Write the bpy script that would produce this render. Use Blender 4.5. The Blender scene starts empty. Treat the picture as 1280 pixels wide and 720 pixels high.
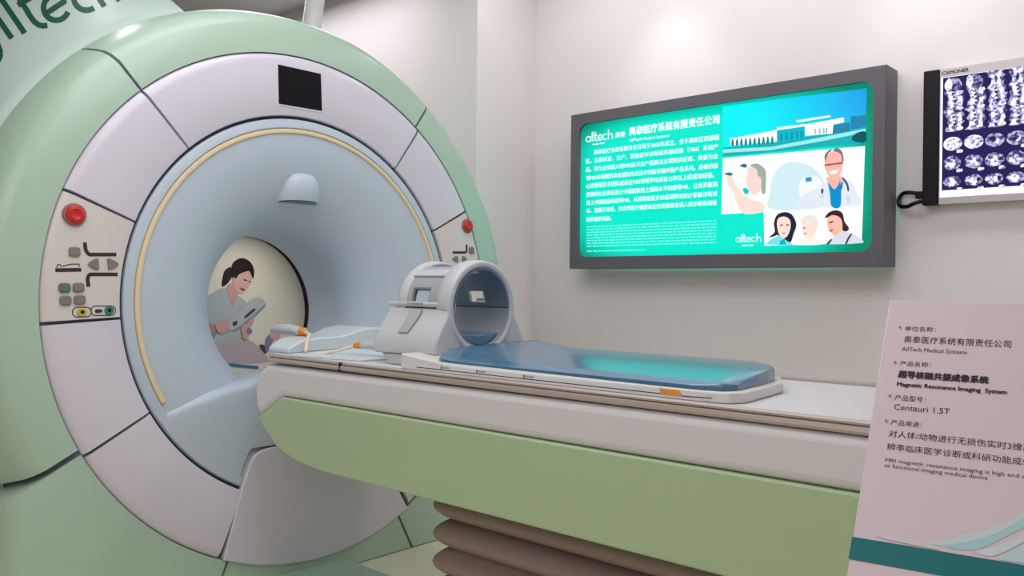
import bpy, bmesh, math, random, json
from mathutils import Vector, Matrix
R = math.radians
S = bpy.context.scene
COL = S.collection

# ------------------------------------------------------------------ camera, world, lights, exposure
FZ = 1.06                                   # height of the bore axis above the floor
cam_d = bpy.data.cameras.new('camera'); cam_d.sensor_width = 36; cam_d.lens = 36 * 1060 / 1280
cam_d.clip_start = 0.05
cam = bpy.data.objects.new('camera', cam_d); COL.objects.link(cam)
yaw, pitch, roll = -0.736069, -0.001906, 0.011074
fw = Vector((math.cos(pitch)*math.sin(yaw), math.cos(pitch)*math.cos(yaw), math.sin(pitch)))
r0 = Vector((math.cos(yaw), -math.sin(yaw), 0)); u0 = r0.cross(fw)
rt = r0*math.cos(roll) + u0*math.sin(roll); up = -r0*math.sin(roll) + u0*math.cos(roll)
M = Matrix((rt, up, -fw)).transposed().to_4x4(); M.translation = Vector((2.85766, -1.96147, 0.08117)) + Vector((0, 0, FZ))
cam.matrix_world = M
S.camera = cam
S.view_settings.view_transform = 'Standard'; S.view_settings.look = 'None'
S.view_settings.exposure = 0.0; S.view_settings.gamma = 1.0; S.view_settings.use_curve_mapping = False
w = bpy.data.worlds.new('world'); S.world = w; w.use_nodes = True
w.node_tree.nodes['Background'].inputs[0].default_value = (0.9, 0.92, 1, 1)
w.node_tree.nodes['Background'].inputs[1].default_value = 0.3
def area(name, loc, size, sizey, power, col=(1, 1, 1), rot=(0, 0, 0)):
    l = bpy.data.lights.new(name, 'AREA'); l.shape = 'RECTANGLE'; l.size = size; l.size_y = sizey; l.energy = power; l.color = col
    o = bpy.data.objects.new(name, l); COL.objects.link(o); o.location = loc; o.rotation_euler = rot; return o
def spot(name, loc, target, power, angle, blend=.8, col=(1, 1, 1), rad=.03):
    l = bpy.data.lights.new(name, 'SPOT'); l.energy = power; l.spot_size = R(angle); l.spot_blend = blend; l.color = col; l.shadow_soft_size = rad
    o = bpy.data.objects.new(name, l); COL.objects.link(o); o.location = loc
    o.rotation_euler = (Vector(target) - Vector(loc)).to_track_quat('-Z', 'Y').to_euler(); return o
area('ceiling_light_room', (1.2, -.7, 2.94), 2.4, 1.4, 36, (1, .965, .99))
area('ceiling_light_entrance', (2.0, -3.2, 2.94), 2.6, 1.6, 33, (1, .955, .985))
area('ceiling_light_alcove', (-1.6, .7, 2.94), 1.6, .8, 17, (1, .94, .97))
area('ceiling_light_wall', (2.0, 1.2, 2.94), 4.4, .25, 22, (1, .97, .96), (R(22), 0, 0))
spot('wall_spotlight', (.56, 1.45, 2.9), (.56, 1.74, 1.6), 12, 75, 1.0, (1, .94, .95), .06)
spot('wall_spotlight', (1.78, 1.45, 2.9), (1.78, 1.74, 1.6), 11, 75, 1.0, (1, .94, .95), .06)
spot('fairing_spotlight', (-1.1, -.55, 2.95), (-.6, -.7, 2.0), 6, 70, .9, (1, .98, 1))
spot('added_poster_fill', (-.25, 0, 1.335), (-.53, 0, 1.02), 2.1, 120, 1.0, (1, .97, .9), .02)  # added fill light inside the bore, only to brighten the poster

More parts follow.
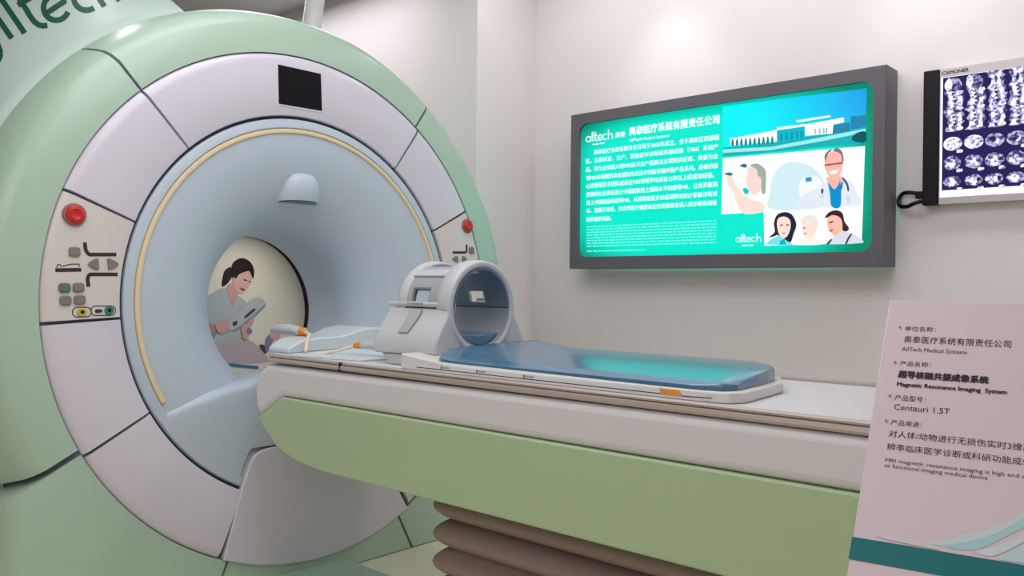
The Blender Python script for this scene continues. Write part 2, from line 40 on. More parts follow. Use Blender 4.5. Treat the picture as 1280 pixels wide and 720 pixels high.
# ------------------------------------------------------------------ helpers
DATA = json.loads(r'''{"lb":{"sky":[[0.8975,0.9426],[1.5643,0.9293],[1.5608,0.7556],[1.1382,0.7413],[0.9033,0.7063]],"ground":[[0.9014,0.7473],[1.1382,0.7443],[1.3054,0.753],[1.5624,0.7638],[1.5599,0.6998],[0.9033,0.7044]],"road":[[0.9029,0.739],[1.1384,0.7262],[1.3651,0.7435],[1.5624,0.7598],[1.5621,0.7443],[1.3653,0.7261],[1.1386,0.7111],[0.9031,0.722]],"b1":[[0.936,0.7856],[1.1692,0.7998],[1.1699,0.747],[0.9399,0.7528]],"b2":[[1.1691,0.81],[1.2987,0.8083],[1.2994,0.7554],[1.1699,0.7458]],"b2top":[[1.1691,0.8112],[1.2987,0.8106],[1.2988,0.8006],[1.1693,0.798]],"b3":[[1.2987,0.8083],[1.471,0.8182],[1.4713,0.7972],[1.4256,0.793],[1.4221,0.7545],[1.3005,0.7588]],"b3roof":[[1.259,0.8319],[1.4107,0.835],[1.4137,0.8266],[1.2622,0.8221]],"b4":[[1.4239,0.7909],[1.4966,0.7952],[1.4982,0.7572],[1.4221,0.7533]],"b5":[[1.4992,0.8192],[1.5618,0.8169],[1.5624,0.7666],[1.4998,0.7626]],"bush":[[1.506,0.7168],[1.5196,0.7435],[1.5615,0.7471],[1.5604,0.7026]],"tree0":[[0.9467,0.7521],[0.9484,0.7768],[0.9531,0.7825],[0.9573,0.7727],[0.9589,0.752]],"tree1":[[0.9691,0.751],[0.9708,0.7758],[0.9755,0.7815],[0.9797,0.7718],[0.9813,0.751]],"tree2":[[0.9914,0.7499],[0.9931,0.7749],[0.9977,0.7805],[1.0019,0.7708],[1.0035,0.7499]],"tree3":[[1.0135,0.7488],[1.0152,0.7739],[1.0198,0.7796],[1.0239,0.7699],[1.0255,0.7488]],"tree4":[[1.0354,0.7477],[1.0371,0.7729],[1.0416,0.7786],[1.0457,0.7689],[1.0473,0.7477]],"tree5":[[1.0572,0.7467],[1.0588,0.772],[1.0634,0.7776],[1.0674,0.768],[1.069,0.7467]],"tree6":[[1.0788,0.7456],[1.0804,0.771],[1.0849,0.7766],[1.0889,0.7671],[1.0905,0.7456]],"tree7":[[1.1002,0.7446],[1.1019,0.7701],[1.1063,0.7757],[1.1103,0.7662],[1.1119,0.7446]],"tree8":[[1.1215,0.7436],[1.1231,0.7692],[1.1276,0.7747],[1.1315,0.7652],[1.1331,0.7436]],"tree9":[[1.1427,0.7425],[1.1443,0.7683],[1.1486,0.7738],[1.1526,0.7643],[1.1541,0.7425]],"win0":[[1.1856,0.7483],[1.1852,0.7812],[1.1952,0.7813],[1.1957,0.7484]],"win1":[[1.2106,0.7487],[1.2102,0.7815],[1.2202,0.7816],[1.2206,0.7488]],"win2":[[1.2354,0.7491],[1.235,0.7818],[1.2449,0.7818],[1.2453,0.7492]],"win3":[[1.26,0.7495],[1.2596,0.782],[1.2694,0.7821],[1.2697,0.7496]],"win4":[[1.2813,0.7499],[1.2809,0.7823],[1.2906,0.7823],[1.291,0.75]],"slit0":[[1.3442,0.7598],[1.3439,0.7837],[1.3486,0.7837],[1.3489,0.7598]],"slit1":[[1.3649,0.7595],[1.3646,0.7833],[1.3693,0.7833],[1.3696,0.7595]],"slit2":[[1.3825,0.7592],[1.3822,0.7829],[1.3869,0.783],[1.3872,0.7593]],"slit3":[[1.3953,0.7591],[1.3951,0.7827],[1.3997,0.7827],[1.4,0.7591]],"white":[[0.9027,0.6977],[1.1435,0.694],[1.3606,0.6905],[1.5596,0.6869],[1.5506,0.2798],[1.1152,0.2792],[1.1107,0.4321],[0.8974,0.4331]],"mri":[[1.1466,0.4441],[1.1391,0.5136],[1.1514,0.588],[1.1968,0.6404],[1.2611,0.647],[1.3369,0.6159],[1.3805,0.564],[1.3996,0.4966],[1.3881,0.4403]],"mrihole":[[1.2884,0.4855],[1.2752,0.5292],[1.2937,0.5707],[1.3373,0.5795],[1.3745,0.5524],[1.3813,0.4978],[1.351,0.4695]],"mriscreen":[[1.3049,0.5741],[1.3324,0.5756],[1.3332,0.5555],[1.3058,0.5546]],"w1arm":[[0.9239,0.6156],[0.9488,0.6136],[0.9707,0.5634],[1.0377,0.4978],[1.1061,0.4747],[1.1079,0.4348],[1.0039,0.4337],[0.9606,0.5252],[0.9279,0.5795]],"w1face":[[1.0345,0.6451],[1.0838,0.6409],[1.0994,0.5794],[1.0952,0.5354],[1.065,0.5121],[1.0387,0.5329],[1.0229,0.5756],[1.0293,0.6168]],"w1hair":[[1.0427,0.6508],[1.0768,0.6561],[1.1075,0.6357],[1.1205,0.6093],[1.1176,0.5213],[1.1001,0.5225],[1.0966,0.586],[1.0809,0.5999],[1.0737,0.629]],"w1dark":[[0.9906,0.6521],[1.0114,0.6619],[1.0275,0.6521],[1.0186,0.642]],"w1dark2":[[0.9108,0.6232],[0.938,0.6275],[0.9559,0.6176],[0.9418,0.6109]],"w1teal":[[1.006,0.5448],[1.0233,0.5481],[1.0387,0.5297],[1.0202,0.5188]],"dcoat":[[1.2749,0.4483],[1.2883,0.4916],[1.3381,0.5158],[1.3869,0.5425],[1.4049,0.5532],[1.4617,0.5607],[1.506,0.5396],[1.5298,0.4881],[1.5361,0.438]],"dneck":[[1.4017,0.5684],[1.4646,0.5664],[1.4589,0.5431],[1.4325,0.5123],[1.4081,0.5409]],"dface":[[1.3889,0.6234],[1.3947,0.6529],[1.4156,0.6749],[1.4395,0.6814],[1.4634,0.6642],[1.4709,0.628],[1.4614,0.5815],[1.4409,0.5605],[1.4138,0.5674],[1.3953,0.5989]],"dhairL":[[1.3931,0.6351],[1.3903,0.6653],[1.4124,0.6871],[1.4215,0.6832],[1.4066,0.6698],[1.3989,0.6525]],"dhairR":[[1.4274,0.6856],[1.4483,0.6883],[1.4663,0.6699],[1.4726,0.6338],[1.4668,0.6284],[1.4605,0.6586],[1.4455,0.6719],[1.4335,0.6761]],"dglass":[[1.3932,0.6243],[1.4282,0.6259],[1.4668,0.6272],[1.4669,0.6201],[1.4282,0.6188],[1.3945,0.6169]],"dgl1":[[1.4017,0.6211],[1.4258,0.6226],[1.4236,0.6084],[1.4055,0.6088]],"dgl2":[[1.4342,0.623],[1.4615,0.6241],[1.4593,0.6101],[1.4367,0.6097]],"dsmile":[[1.4117,0.5915],[1.4494,0.5955],[1.4407,0.5802],[1.4215,0.58]],"dshirt":[[1.4063,0.5429],[1.4173,0.5313],[1.4331,0.5135],[1.4502,0.5319],[1.4601,0.5472],[1.4613,0.4404],[1.4232,0.4402],[1.4147,0.4956]],"dsteth":[[1.4659,0.5574],[1.4735,0.5598],[1.4914,0.5348],[1.4976,0.5049],[1.49,0.5037],[1.4839,0.5295]],"dsteth2":[[1.4649,0.5427],[1.4708,0.5423],[1.4664,0.513],[1.4605,0.5116]],"dpen":[[1.378,0.5191],[1.3872,0.5166],[1.3844,0.4976],[1.3763,0.5041]],"dpocket":[[1.3703,0.4955],[1.3886,0.4955],[1.3889,0.4775],[1.3718,0.4773]],"dbadge":[[1.4862,0.4792],[1.5009,0.4794],[1.5012,0.4488],[1.4883,0.4484]],"w2hair":[[1.1382,0.3176],[1.1644,0.34],[1.1606,0.3808],[1.1766,0.4175],[1.2124,0.427],[1.2448,0.4142],[1.2657,0.3702],[1.2535,0.3276],[1.2398,0.291],[1.214,0.2948],[1.181,0.3238],[1.1613,0.3194]],"w2face":[[1.1752,0.3739],[1.1833,0.4016],[1.2126,0.4065],[1.2361,0.3899],[1.239,0.3559],[1.2266,0.3223],[1.2073,0.3093],[1.1862,0.3267]],"w2eye":[[1.1903,0.3702],[1.2033,0.3728],[1.202,0.3678],[1.1916,0.3658]],"w2eye2":[[1.2195,0.3721],[1.2324,0.3703],[1.2312,0.3654],[1.2209,0.3671]],"w2lip":[[1.2005,0.3356],[1.2167,0.335],[1.209,0.3291]],"w2scrub":[[1.1319,0.2845],[1.1515,0.3091],[1.1876,0.3205],[1.2139,0.3041],[1.2399,0.2879],[1.2451,0.2798]],"w2collar":[[1.1912,0.2986],[1.2106,0.3073],[1.2206,0.2823],[1.1881,0.2812]],"w3hair":[[1.2866,0.3755],[1.2957,0.3995],[1.3269,0.409],[1.3549,0.3968],[1.3627,0.3662],[1.3556,0.3363],[1.3435,0.3186],[1.3399,0.3611]],"w3face":[[1.2899,0.36],[1.2991,0.378],[1.3273,0.3798],[1.3474,0.3547],[1.3454,0.3185],[1.3219,0.3059],[1.2998,0.32]],"w3body":[[1.2655,0.2793],[1.2969,0.3017],[1.3405,0.3156],[1.3654,0.2937],[1.3839,0.2782]],"w3eye":[[1.2976,0.3536],[1.3076,0.3557],[1.3076,0.3514],[1.2989,0.3499]],"w3lip":[[1.2997,0.3291],[1.3154,0.3304],[1.308,0.324]],"w4hair":[[1.3935,0.392],[1.4096,0.4152],[1.4425,0.4236],[1.4694,0.4092],[1.4787,0.3733],[1.4978,0.3442],[1.4862,0.3305],[1.4685,0.3382],[1.458,0.3742],[1.4308,0.4022],[1.4068,0.3944]],"w4face":[[1.4022,0.3766],[1.4116,0.3971],[1.4368,0.4019],[1.4608,0.3889],[1.4699,0.3618],[1.4662,0.3264],[1.4439,0.3082],[1.4209,0.328],[1.4086,0.3464]],"w4eye":[[1.4131,0.3731],[1.4299,0.3778],[1.4288,0.3719],[1.415,0.3683]],"w4lip":[[1.4135,0.339],[1.4303,0.3444],[1.4268,0.3338],[1.4172,0.3317]],"w4coat":[[1.4034,0.2795],[1.42,0.3012],[1.4468,0.3152],[1.4762,0.332],[1.5144,0.3189],[1.547,0.2974],[1.5495,0.2798]],"w4strap":[[1.4827,0.2786],[1.4941,0.3049],[1.5074,0.3203],[1.5121,0.3178],[1.5001,0.2988],[1.4903,0.2784]],"w4strap2":[[1.4034,0.2795],[1.42,0.2982],[1.4272,0.298],[1.413,0.2786]]},"screen":[[0.0521,0.9508],[1.5982,0.9597],[1.5966,0.2509],[0.0595,0.2357]],"lbtext":[["奥泰医疗系统有限责任公司",0.3688,0.8631,0.5123,0.0433],["奥泰",0.2813,0.8603,0.0633,0.0291],["AllTech Medical Systems",0.3707,0.8316,0.2395,0.0134],["奥泰医疗系统有限责任公司于2005年成立，位于高新区西部园",0.1466,0.7862,0.7336,0.0265],["区，主要研发、生产、销售医学诊断磁共振成像（MRI）系统产",0.0935,0.7428,0.7841,0.0261],["品。作为全球最大的MRI技术及产品解决方案的供应商，奥泰为全",0.0941,0.6975,0.7828,0.0267],["球MRI市场提供具有国际先进技术的超导磁共振产品系列。奥泰的核",0.0974,0.6524,0.78,0.0257],["心优势是技术团队成员在MRI领域平均具有15年以上的成功经验。",0.096,0.6091,0.7622,0.0273],["奥泰的社会责任是让中国医院用上国际水平的超导MR，让世界医院",0.0987,0.5635,0.7775,0.0265],["用上中国制造的超导MR，从而帮助更多的医院降低医疗影像诊断成",0.0993,0.5199,0.7759,0.0257],["本、造福于患者，为世界医疗健康事业的发展和全球人类诊断疾病做",0.0999,0.4773,0.7734,0.0257],["出积极的贡献。",0.1005,0.4314,0.1646,0.0249]],"tiny":[[0.1029,0.4036,0.8711],[0.1031,0.3888,0.8713],[0.1034,0.374,0.8715],[0.1036,0.3593,0.8716],[0.1038,0.3445,0.8718],[0.1041,0.3298,0.872],[0.1043,0.315,0.8721],[0.1045,0.3003,0.8723],[0.1047,0.2736,0.4754]],"logos":[[0.0919,0.8567,0.2685,0.8584],[0.9726,0.2969,1.1002,0.2998]],"viewer":{"TLout":[1.7644,0.9807],"BLout":[1.7507,0.4335],"TLfr":[1.8265,0.9782],"BLfr":[1.8105,0.4349],"TLscr":[1.8286,0.9467],"BLscr":[1.82,0.4609],"film":[[1.8382,0.9433],[1.8319,0.4885]],"cam":[1.8337,0.961,1.9314,0.9565]},"filmgrid":[[[1.875,0.9113],[1.9555,0.8991],[2.0295,0.8879],[2.0974,0.8776]],[[1.8759,0.8296],[1.9564,0.8187],[2.0304,0.8087],[2.0982,0.7995]],[[1.8766,0.7611],[1.9571,0.7513],[2.0311,0.7423],[2.0989,0.734]],[[1.8776,0.6748],[1.9581,0.6663],[2.032,0.6586],[2.0998,0.6515]],[[1.8784,0.5978],[1.9589,0.5906],[2.0328,0.584],[2.1006,0.5779]],[[1.8793,0.5228],[1.9597,0.5168],[2.0336,0.5113],[2.1014,0.5062]]],"nurse":{"trousers":[[-0.1596,-0.1499],[-0.1244,-0.1192],[-0.0265,-0.0982],[0.0092,-0.1242],[0.0641,-0.1473],[0.1285,-0.2136],[0.1134,-0.2381],[-0.0211,-0.2342],[-0.1356,-0.2217],[-0.1693,-0.1974]],"tunic":[[-0.191,-0.0449],[-0.1857,0.0029],[-0.1632,0.0509],[-0.1281,0.0751],[-0.0838,0.0972],[-0.062,0.0834],[-0.0366,0.0257],[-0.0202,0.067],[0.0274,0.0352],[0.0127,0.0003],[0.004,-0.0494],[0.0024,-0.1074],[-0.0226,-0.123],[-0.0988,-0.1404],[-0.1511,-0.1503],[-0.1625,-0.0937]],"neck":[[-0.0642,0.0998],[-0.0278,0.1208],[-0.0034,0.0836],[-0.0129,0.067],[-0.0343,0.0133],[-0.0537,0.0587]],"ponytail":[[-0.0413,0.1867],[-0.0685,0.1737],[-0.0809,0.1407],[-0.0854,0.1038],[-0.0657,0.1097],[-0.0474,0.1288],[-0.036,0.1496]],"face":[[-0.0305,0.1538],[-0.0011,0.1669],[0.0453,0.1762],[0.0595,0.1512],[0.0531,0.1216],[0.0384,0.0963],[0.0128,0.0728],[-0.0081,0.0753],[-0.023,0.0959],[-0.0348,0.129]],"hair":[[-0.0392,0.1661],[-0.0347,0.1993],[-0.0133,0.2207],[0.0144,0.2291],[0.0465,0.2183],[0.0664,0.1935],[0.0711,0.1641],[0.0648,0.1386],[0.0541,0.1595],[0.0452,0.172],[0.0172,0.1656],[-0.006,0.1543],[-0.0183,0.1375],[-0.0271,0.1456],[-0.0344,0.1414]],"ear":[[-0.0358,0.1579],[-0.0267,0.1597],[-0.0236,0.1415],[-0.0328,0.1348]],"eye":[[0.0182,0.1355],[0.0329,0.1323],[0.031,0.1281],[0.0181,0.1313]],"eye2":[[0.044,0.1291],[0.0531,0.1242],[0.0503,0.1208],[0.0429,0.1249]],"lips":[[0.0016,0.0986],[0.0171,0.0937],[0.0244,0.0904],[0.0131,0.0836],[0.0032,0.0886]],"armL":[[-0.1858,-0.037],[-0.1572,-0.0521],[-0.123,-0.0643],[-0.1147,-0.0791],[-0.1281,-0.0948],[-0.1736,-0.0933],[-0.1849,-0.069]],"device":[[-0.0812,-0.076],[-0.0242,-0.0157],[0.0508,0.0418],[0.0887,0.0534],[0.1206,0.0372],[0.1163,0.0202],[0.0678,-0.0172],[0.011,-0.0579],[-0.0306,-0.0857],[-0.062,-0.0872]],"devside":[[0.011,-0.0579],[0.0678,-0.0172],[0.1182,0.0227],[0.119,0.0142],[0.0723,-0.0257],[0.0154,-0.068],[-0.028,-0.0899],[-0.0306,-0.0832]],"devwin":[[0.0164,-0.0289],[0.0609,0.0039],[0.0701,-0.0021],[0.0255,-0.0349]],"devwin2":[[-0.0415,-0.0566],[-0.0206,-0.0472],[-0.021,-0.0637],[-0.0365,-0.069]],"handL":[[-0.1212,-0.0627],[-0.0965,-0.0512],[-0.0698,-0.0461],[-0.0524,-0.0604],[-0.0601,-0.0807],[-0.0845,-0.0979],[-0.1107,-0.0954]],"handR":[[-0.001,-0.0949],[0.0034,-0.0701],[0.0294,-0.0583],[0.0562,-0.0296],[0.0636,-0.034],[0.0554,-0.059],[0.0287,-0.0833],[0.0237,-0.0998],[0.0351,-0.121],[0.0109,-0.1293]],"cuff":[[-0.1582,-0.0922],[-0.1167,-0.0887],[-0.1196,-0.1032],[-0.1332,-0.1269],[-0.1546,-0.118]],"cuffR":[[0.0289,-0.0791],[0.0491,-0.0839],[0.0542,-0.1008],[0.0373,-0.1086],[0.0264,-0.0999]],"bluestrip":[[-0.1287,-0.2197],[0.0799,-0.2512],[0.0795,-0.2629],[-0.129,-0.2334]],"pjacket":[[0.1152,-0.179],[0.1214,-0.1285],[0.1508,-0.1125],[0.16,-0.1299],[0.1444,-0.1634],[0.1292,-0.1882]],"phand":[[0.1432,-0.108],[0.1707,-0.0978],[0.195,-0.102],[0.1894,-0.1267],[0.1598,-0.1342],[0.1454,-0.1294]],"pdark":[[0.0872,-0.1609],[0.1063,-0.1575],[0.1295,-0.1797],[0.1147,-0.1959]]},"ctrl":{"estop":[[-0.8903,0.2956]],"btn":[[-0.8921,0.1762],[-0.924,0.0604],[-0.8817,0.0619],[-0.9216,0.0204],[-0.8787,0.0221]],"L1":[[-0.8591,0.208],[-0.857,0.184],[-0.8473,0.1701],[-0.8336,0.1693],[-0.76,0.1719]],"L2":[[-0.8503,0.0641],[-0.8524,0.09],[-0.8459,0.1031],[-0.8315,0.1047],[-0.7566,0.106]],"bed":[[-0.9498,0.1158],[-0.8717,0.1188]],"man":[[-0.945,0.1235],[-0.9425,0.1331],[-0.9348,0.1333],[-0.9319,0.1283],[-0.917,0.1319],[-0.9018,0.1361],[-0.8867,0.1365],[-0.8787,0.1367],[-0.8776,0.1283]],"arrL":[[-0.8516,0.1374],[-0.8225,0.1579],[-0.8184,0.1383],[-0.8206,0.1199]],"arrR":[[-0.788,0.159],[-0.754,0.14],[-0.7849,0.1207],[-0.7871,0.1392]],"pill1":[[-0.872,-0.0172]],"pill2":[[-0.8051,-0.0136]],"jack1":[[-0.872,-0.0172]],"jack2":[[-0.7872,-0.0126]],"jack3":[[-0.8254,-0.0146],[-0.8153,-0.0141]]},"ctrlR":{"estop":[[0.8847,0.3664]],"btn":[[0.9064,0.2508]],"L":[[0.8779,0.2773],[0.8763,0.2454],[0.8671,0.2392],[0.7832,0.2361]],"arrL":[[0.7796,0.2053],[0.8113,0.2214],[0.8121,0.1932]],"arrR":[[0.8478,0.2227],[0.8729,0.2082],[0.8449,0.1941]]},"seams":{},"hood":[[[[136.305,0.7756],[136.395,0.7276],[136.483,0.6805],[136.57,0.6342],[136.656,0.5887],[136.74,0.5439],[136.822,0.4999],[136.903,0.4566],[136.983,0.4139],[137.062,0.372],[137.14,0.3307]],[[135.172,0.7761],[135.271,0.7279],[135.369,0.6805],[135.466,0.6339],[135.56,0.5881],[135.654,0.5431],[135.745,0.4988],[135.835,0.4552],[135.924,0.4124],[136.011,0.3702],[136.097,0.3287]]],[[[139.056,0.8129],[139.115,0.7643],[139.173,0.7165],[139.23,0.6695],[139.286,0.6233],[139.342,0.5779],[139.396,0.5332],[139.45,0.4892],[139.502,0.446],[139.554,0.4034],[139.605,0.3615]],[[137.929,0.8108],[137.997,0.762],[138.065,0.714],[138.131,0.6668],[138.197,0.6205],[138.261,0.5748],[138.324,0.53],[138.387,0.4858],[138.448,0.4424],[138.508,0.3997],[138.567,0.3577]]],[[[133.119,0.7714],[133.215,0.74],[133.311,0.709],[133.405,0.6783],[133.499,0.648],[133.591,0.618],[133.683,0.5883],[133.773,0.559],[133.863,0.53],[133.951,0.5013],[134.036,0.4737],[134.262,0.4203],[134.367,0.3611],[134.066,0.3097],[133.392,0.2748],[132.613,0.2608]],[[131.965,0.774],[132.069,0.7423],[132.171,0.711],[132.273,0.6801],[132.373,0.6495],[132.472,0.6193],[132.57,0.5894],[132.667,0.5599],[132.763,0.5307],[132.858,0.5018],[132.954,0.4725],[133.187,0.4203],[133.296,0.3692],[133.085,0.3317],[132.663,0.3103],[132.086,0.3015]]],[[[134.305,0.5229],[133.965,0.5222],[133.624,0.5216],[133.282,0.5211],[132.94,0.5207],[132.596,0.5204],[132.252,0.5202],[131.907,0.5202],[131.561,0.5202],[131.214,0.5204],[130.866,0.5207]],[[134.114,0.5703],[133.771,0.5697],[133.426,0.5692],[133.081,0.5688],[132.736,0.5685],[132.389,0.5684],[132.041,0.5683],[131.693,0.5684],[131.343,0.5686],[130.992,0.5689],[130.64,0.5693]]],[[[127.792,0.312],[128.258,0.2996],[128.689,0.2925],[129.121,0.2892],[129.534,0.29],[129.908,0.2948],[130.228,0.3031],[130.478,0.3147],[130.645,0.329],[130.723,0.3452],[130.707,0.3625],[130.596,0.3803],[130.394,0.3975],[130.112,0.4135],[129.76,0.4275],[129.357,0.4388],[128.922,0.4469],[128.476,0.4514],[128.042,0.4519],[127.642,0.4485],[127.299,0.4412],[127.028,0.4303],[126.845,0.4164],[126.758,0.4002],[126.777,0.3799]],[[127.388,0.2759],[127.973,0.2608],[128.645,0.2498],[129.317,0.2449],[129.957,0.2464],[130.539,0.2541],[131.035,0.2674],[131.424,0.2857],[131.688,0.308],[131.814,0.3333],[131.793,0.3603],[131.626,0.3879],[131.317,0.4147],[130.879,0.4396],[130.33,0.4615],[129.698,0.4793],[129.011,0.4921],[128.305,0.4994],[127.616,0.5006],[126.981,0.4955],[126.434,0.4843],[126.005,0.4675],[125.717,0.4456],[125.583,0.42],[125.605,0.3944]]],[[[131.011,0.3435],[130.562,0.3449],[130.111,0.3464],[129.657,0.3481],[129.202,0.35],[128.744,0.3521],[128.283,0.3544],[127.82,0.3569],[127.354,0.3596],[126.885,0.3625],[126.413,0.3656]],[[130.863,0.3889],[130.41,0.3904],[129.954,0.392],[129.496,0.3939],[129.036,0.396],[128.574,0.3983],[128.108,0.4008],[127.64,0.4035],[127.169,0.4064],[126.695,0.4095],[126.218,0.4129]]],[[[122.947,0.2632],[123.375,0.2604],[123.726,0.2608],[124.041,0.264],[124.312,0.2698],[124.531,0.2781],[124.692,0.2886],[124.789,0.3009],[124.82,0.3146],[124.782,0.3294],[124.678,0.3448],[124.508,0.3603],[124.278,0.3756],[123.994,0.3901],[123.665,0.4034],[123.299,0.4152],[122.909,0.425],[122.507,0.4325],[122.105,0.4375],[121.718,0.4398],[121.358,0.4392],[121.039,0.4358],[120.77,0.4295],[120.562,0.4206],[120.404,0.4078]],[[123.249,0.2167],[123.772,0.2137],[124.308,0.2147],[124.79,0.2199],[125.204,0.2292],[125.54,0.2422],[125.787,0.2584],[125.939,0.2773],[125.99,0.2985],[125.937,0.3211],[125.782,0.3447],[125.527,0.3685],[125.177,0.3919],[124.743,0.4142],[124.236,0.4347],[123.671,0.453],[123.064,0.4683],[122.435,0.4803],[121.806,0.4884],[121.196,0.4924],[120.628,0.4919],[120.122,0.487],[119.697,0.4776],[119.369,0.464],[119.165,0.4481]]],[[[119.868,0.6042],[120.082,0.5623],[120.292,0.5212],[120.499,0.4807],[120.702,0.4409],[120.903,0.4017],[121.099,0.3631],[121.293,0.3251],[121.484,0.2878],[121.672,0.251],[121.856,0.2147]],[[118.527,0.6235],[118.756,0.5809],[118.98,0.5389],[119.201,0.4977],[119.418,0.4572],[119.631,0.4173],[119.841,0.3781],[120.048,0.3394],[120.251,0.3015],[120.45,0.2641],[120.647,0.2272]]],[[[120.245,0.318],[119.367,0.3748],[118.393,0.3966],[117.736,0.3938],[117.706,0.3537],[117.764,0.3467],[117.899,0.3256],[118.035,0.3045],[118.169,0.2836],[118.303,0.2629],[118.434,0.2424],[118.565,0.222]],[[121.231,0.3278],[120.009,0.4017],[118.022,0.449],[116.497,0.4419],[116.331,0.3843],[116.433,0.365],[116.58,0.343],[116.724,0.3215],[116.867,0.3002],[117.008,0.279],[117.148,0.2581],[117.287,0.2374]]],[[[142.809,0.3516],[143.183,0.3375],[143.591,0.33],[144.049,0.3277],[144.528,0.3308],[144.995,0.3391],[145.42,0.352],[145.776,0.3686],[146.037,0.3878],[146.185,0.4082],[146.209,0.4284],[146.105,0.447],[145.88,0.4628],[145.547,0.4748],[145.131,0.4821],[144.661,0.4842],[144.168,0.4811],[143.69,0.4729],[143.258,0.4603],[142.904,0.4439],[142.651,0.425],[142.516,0.4047],[142.506,0.3845],[142.621,0.3657],[142.889,0.3476]],[[142.069,0.3181],[142.542,0.3008],[143.175,0.2891],[143.884,0.2855],[144.625,0.2903],[145.349,0.3033],[146.01,0.3235],[146.566,0.3495],[146.978,0.3795],[147.215,0.4114],[147.258,0.443],[147.101,0.472],[146.751,0.4966],[146.232,0.5151],[145.579,0.5264],[144.838,0.5297],[144.064,0.5248],[143.312,0.5121],[142.636,0.4925],[142.084,0.4671],[141.692,0.4376],[141.486,0.406],[141.477,0.3744],[141.662,0.3451],[141.989,0.3221]]],[[[142.415,0.6013],[142.414,0.579],[142.413,0.5568],[142.412,0.5349],[142.411,0.5131],[142.41,0.4915],[142.409,0.47],[142.407,0.4488],[142.406,0.4277],[142.405,0.4067],[142.404,0.3859]],[[141.337,0.5966],[141.34,0.5742],[141.343,0.552],[141.346,0.53],[141.349,0.5082],[141.352,0.4866],[141.355,0.4651],[141.358,0.4438],[141.361,0.4226],[141.364,0.4016],[141.367,0.3808]]]],"sign":{"P0":[2.4992,-0.8688,0.0695],"h":[0.9868,0.1616,-0.0101],"u":[-0.0984,0.6482,0.7551]},"signtext":[["单位名称：",0.0221,-0.0478,0.0555,-0.048,0.0218,-0.0403,0],["奥泰医疗系统有限责任公司",0.0229,-0.0666,0.1325,-0.0645,0.0222,-0.0562,0],["AllTech Medical Systems",0.0223,-0.0783,0.0902,-0.0772,0.022,-0.0727,0],["产品名称：",0.0224,-0.0998,0.0549,-0.0995,0.0222,-0.0927,0],["超导核磁共振成像系统",0.0228,-0.1172,0.1131,-0.1159,0.0223,-0.1073,1],["Magnetic Resonance Imaging  System",0.0229,-0.129,0.1312,-0.1276,0.0228,-0.1237,1],["产品型号：",0.0226,-0.1479,0.0542,-0.1483,0.0223,-0.1404,0],["Centauri 1.5T",0.0232,-0.1608,0.0791,-0.1604,0.0228,-0.1534,0],["产品用途：",0.0224,-0.1813,0.0535,-0.1814,0.0222,-0.1741,0],["对人体/动物进行无损伤实时3维高分",0.022,-0.1976,0.1662,-0.1962,0.0218,-0.1886,0],["辨率临床医学诊断或科研功能成像的",0.0223,-0.2135,0.1659,-0.2139,0.022,-0.2047,0],["MRI magnetic resonance imaging is high end clinical",0.0224,-0.2262,0.167,-0.2305,0.0223,-0.2219,0],["or functional imaging medical device",0.0223,-0.2357,0.1193,-0.2346,0.022,-0.2313,0]],"bullets":[[0.0169,-0.0433],[0.0172,-0.0955],[0.0173,-0.1432],[0.0176,-0.1771]],"teal":[[0.0022,-0.3212],[0.154,-0.32],[0.0026,-0.346]],"swoosh":[[[0.0688,-0.3151],[0.085,-0.3094],[0.1034,-0.299],[0.1229,-0.2893],[0.1395,-0.2778],[0.1533,-0.2642],[0.167,-0.2464],[0.1674,-0.26],[0.1537,-0.2743],[0.14,-0.2885],[0.1249,-0.3006],[0.1044,-0.3138],[0.0882,-0.3146]],[[0.0855,-0.3151],[0.104,-0.3072],[0.1272,-0.2943],[0.1536,-0.2709],[0.1673,-0.2566],[0.1676,-0.2683],[0.1539,-0.2809],[0.1327,-0.299],[0.1124,-0.3138]],[[0.1125,-0.3146],[0.133,-0.3047],[0.1541,-0.2874],[0.1677,-0.2749],[0.1679,-0.2831],[0.1544,-0.2955],[0.1371,-0.3112],[0.1258,-0.3175]],[[0.131,-0.318],[0.1546,-0.3003],[0.1681,-0.2896],[0.1689,-0.3195],[0.1552,-0.3185]],[[0.0254,-0.3143],[0.0516,-0.3134],[0.0773,-0.316],[0.0804,-0.3195],[0.0579,-0.319],[0.0317,-0.3174]]]}''')
def lin(c): return tuple((x/255/12.92 if x/255 <= .04045 else ((x/255+.055)/1.055)**2.4) for x in c) + (1,)
MATS = {}
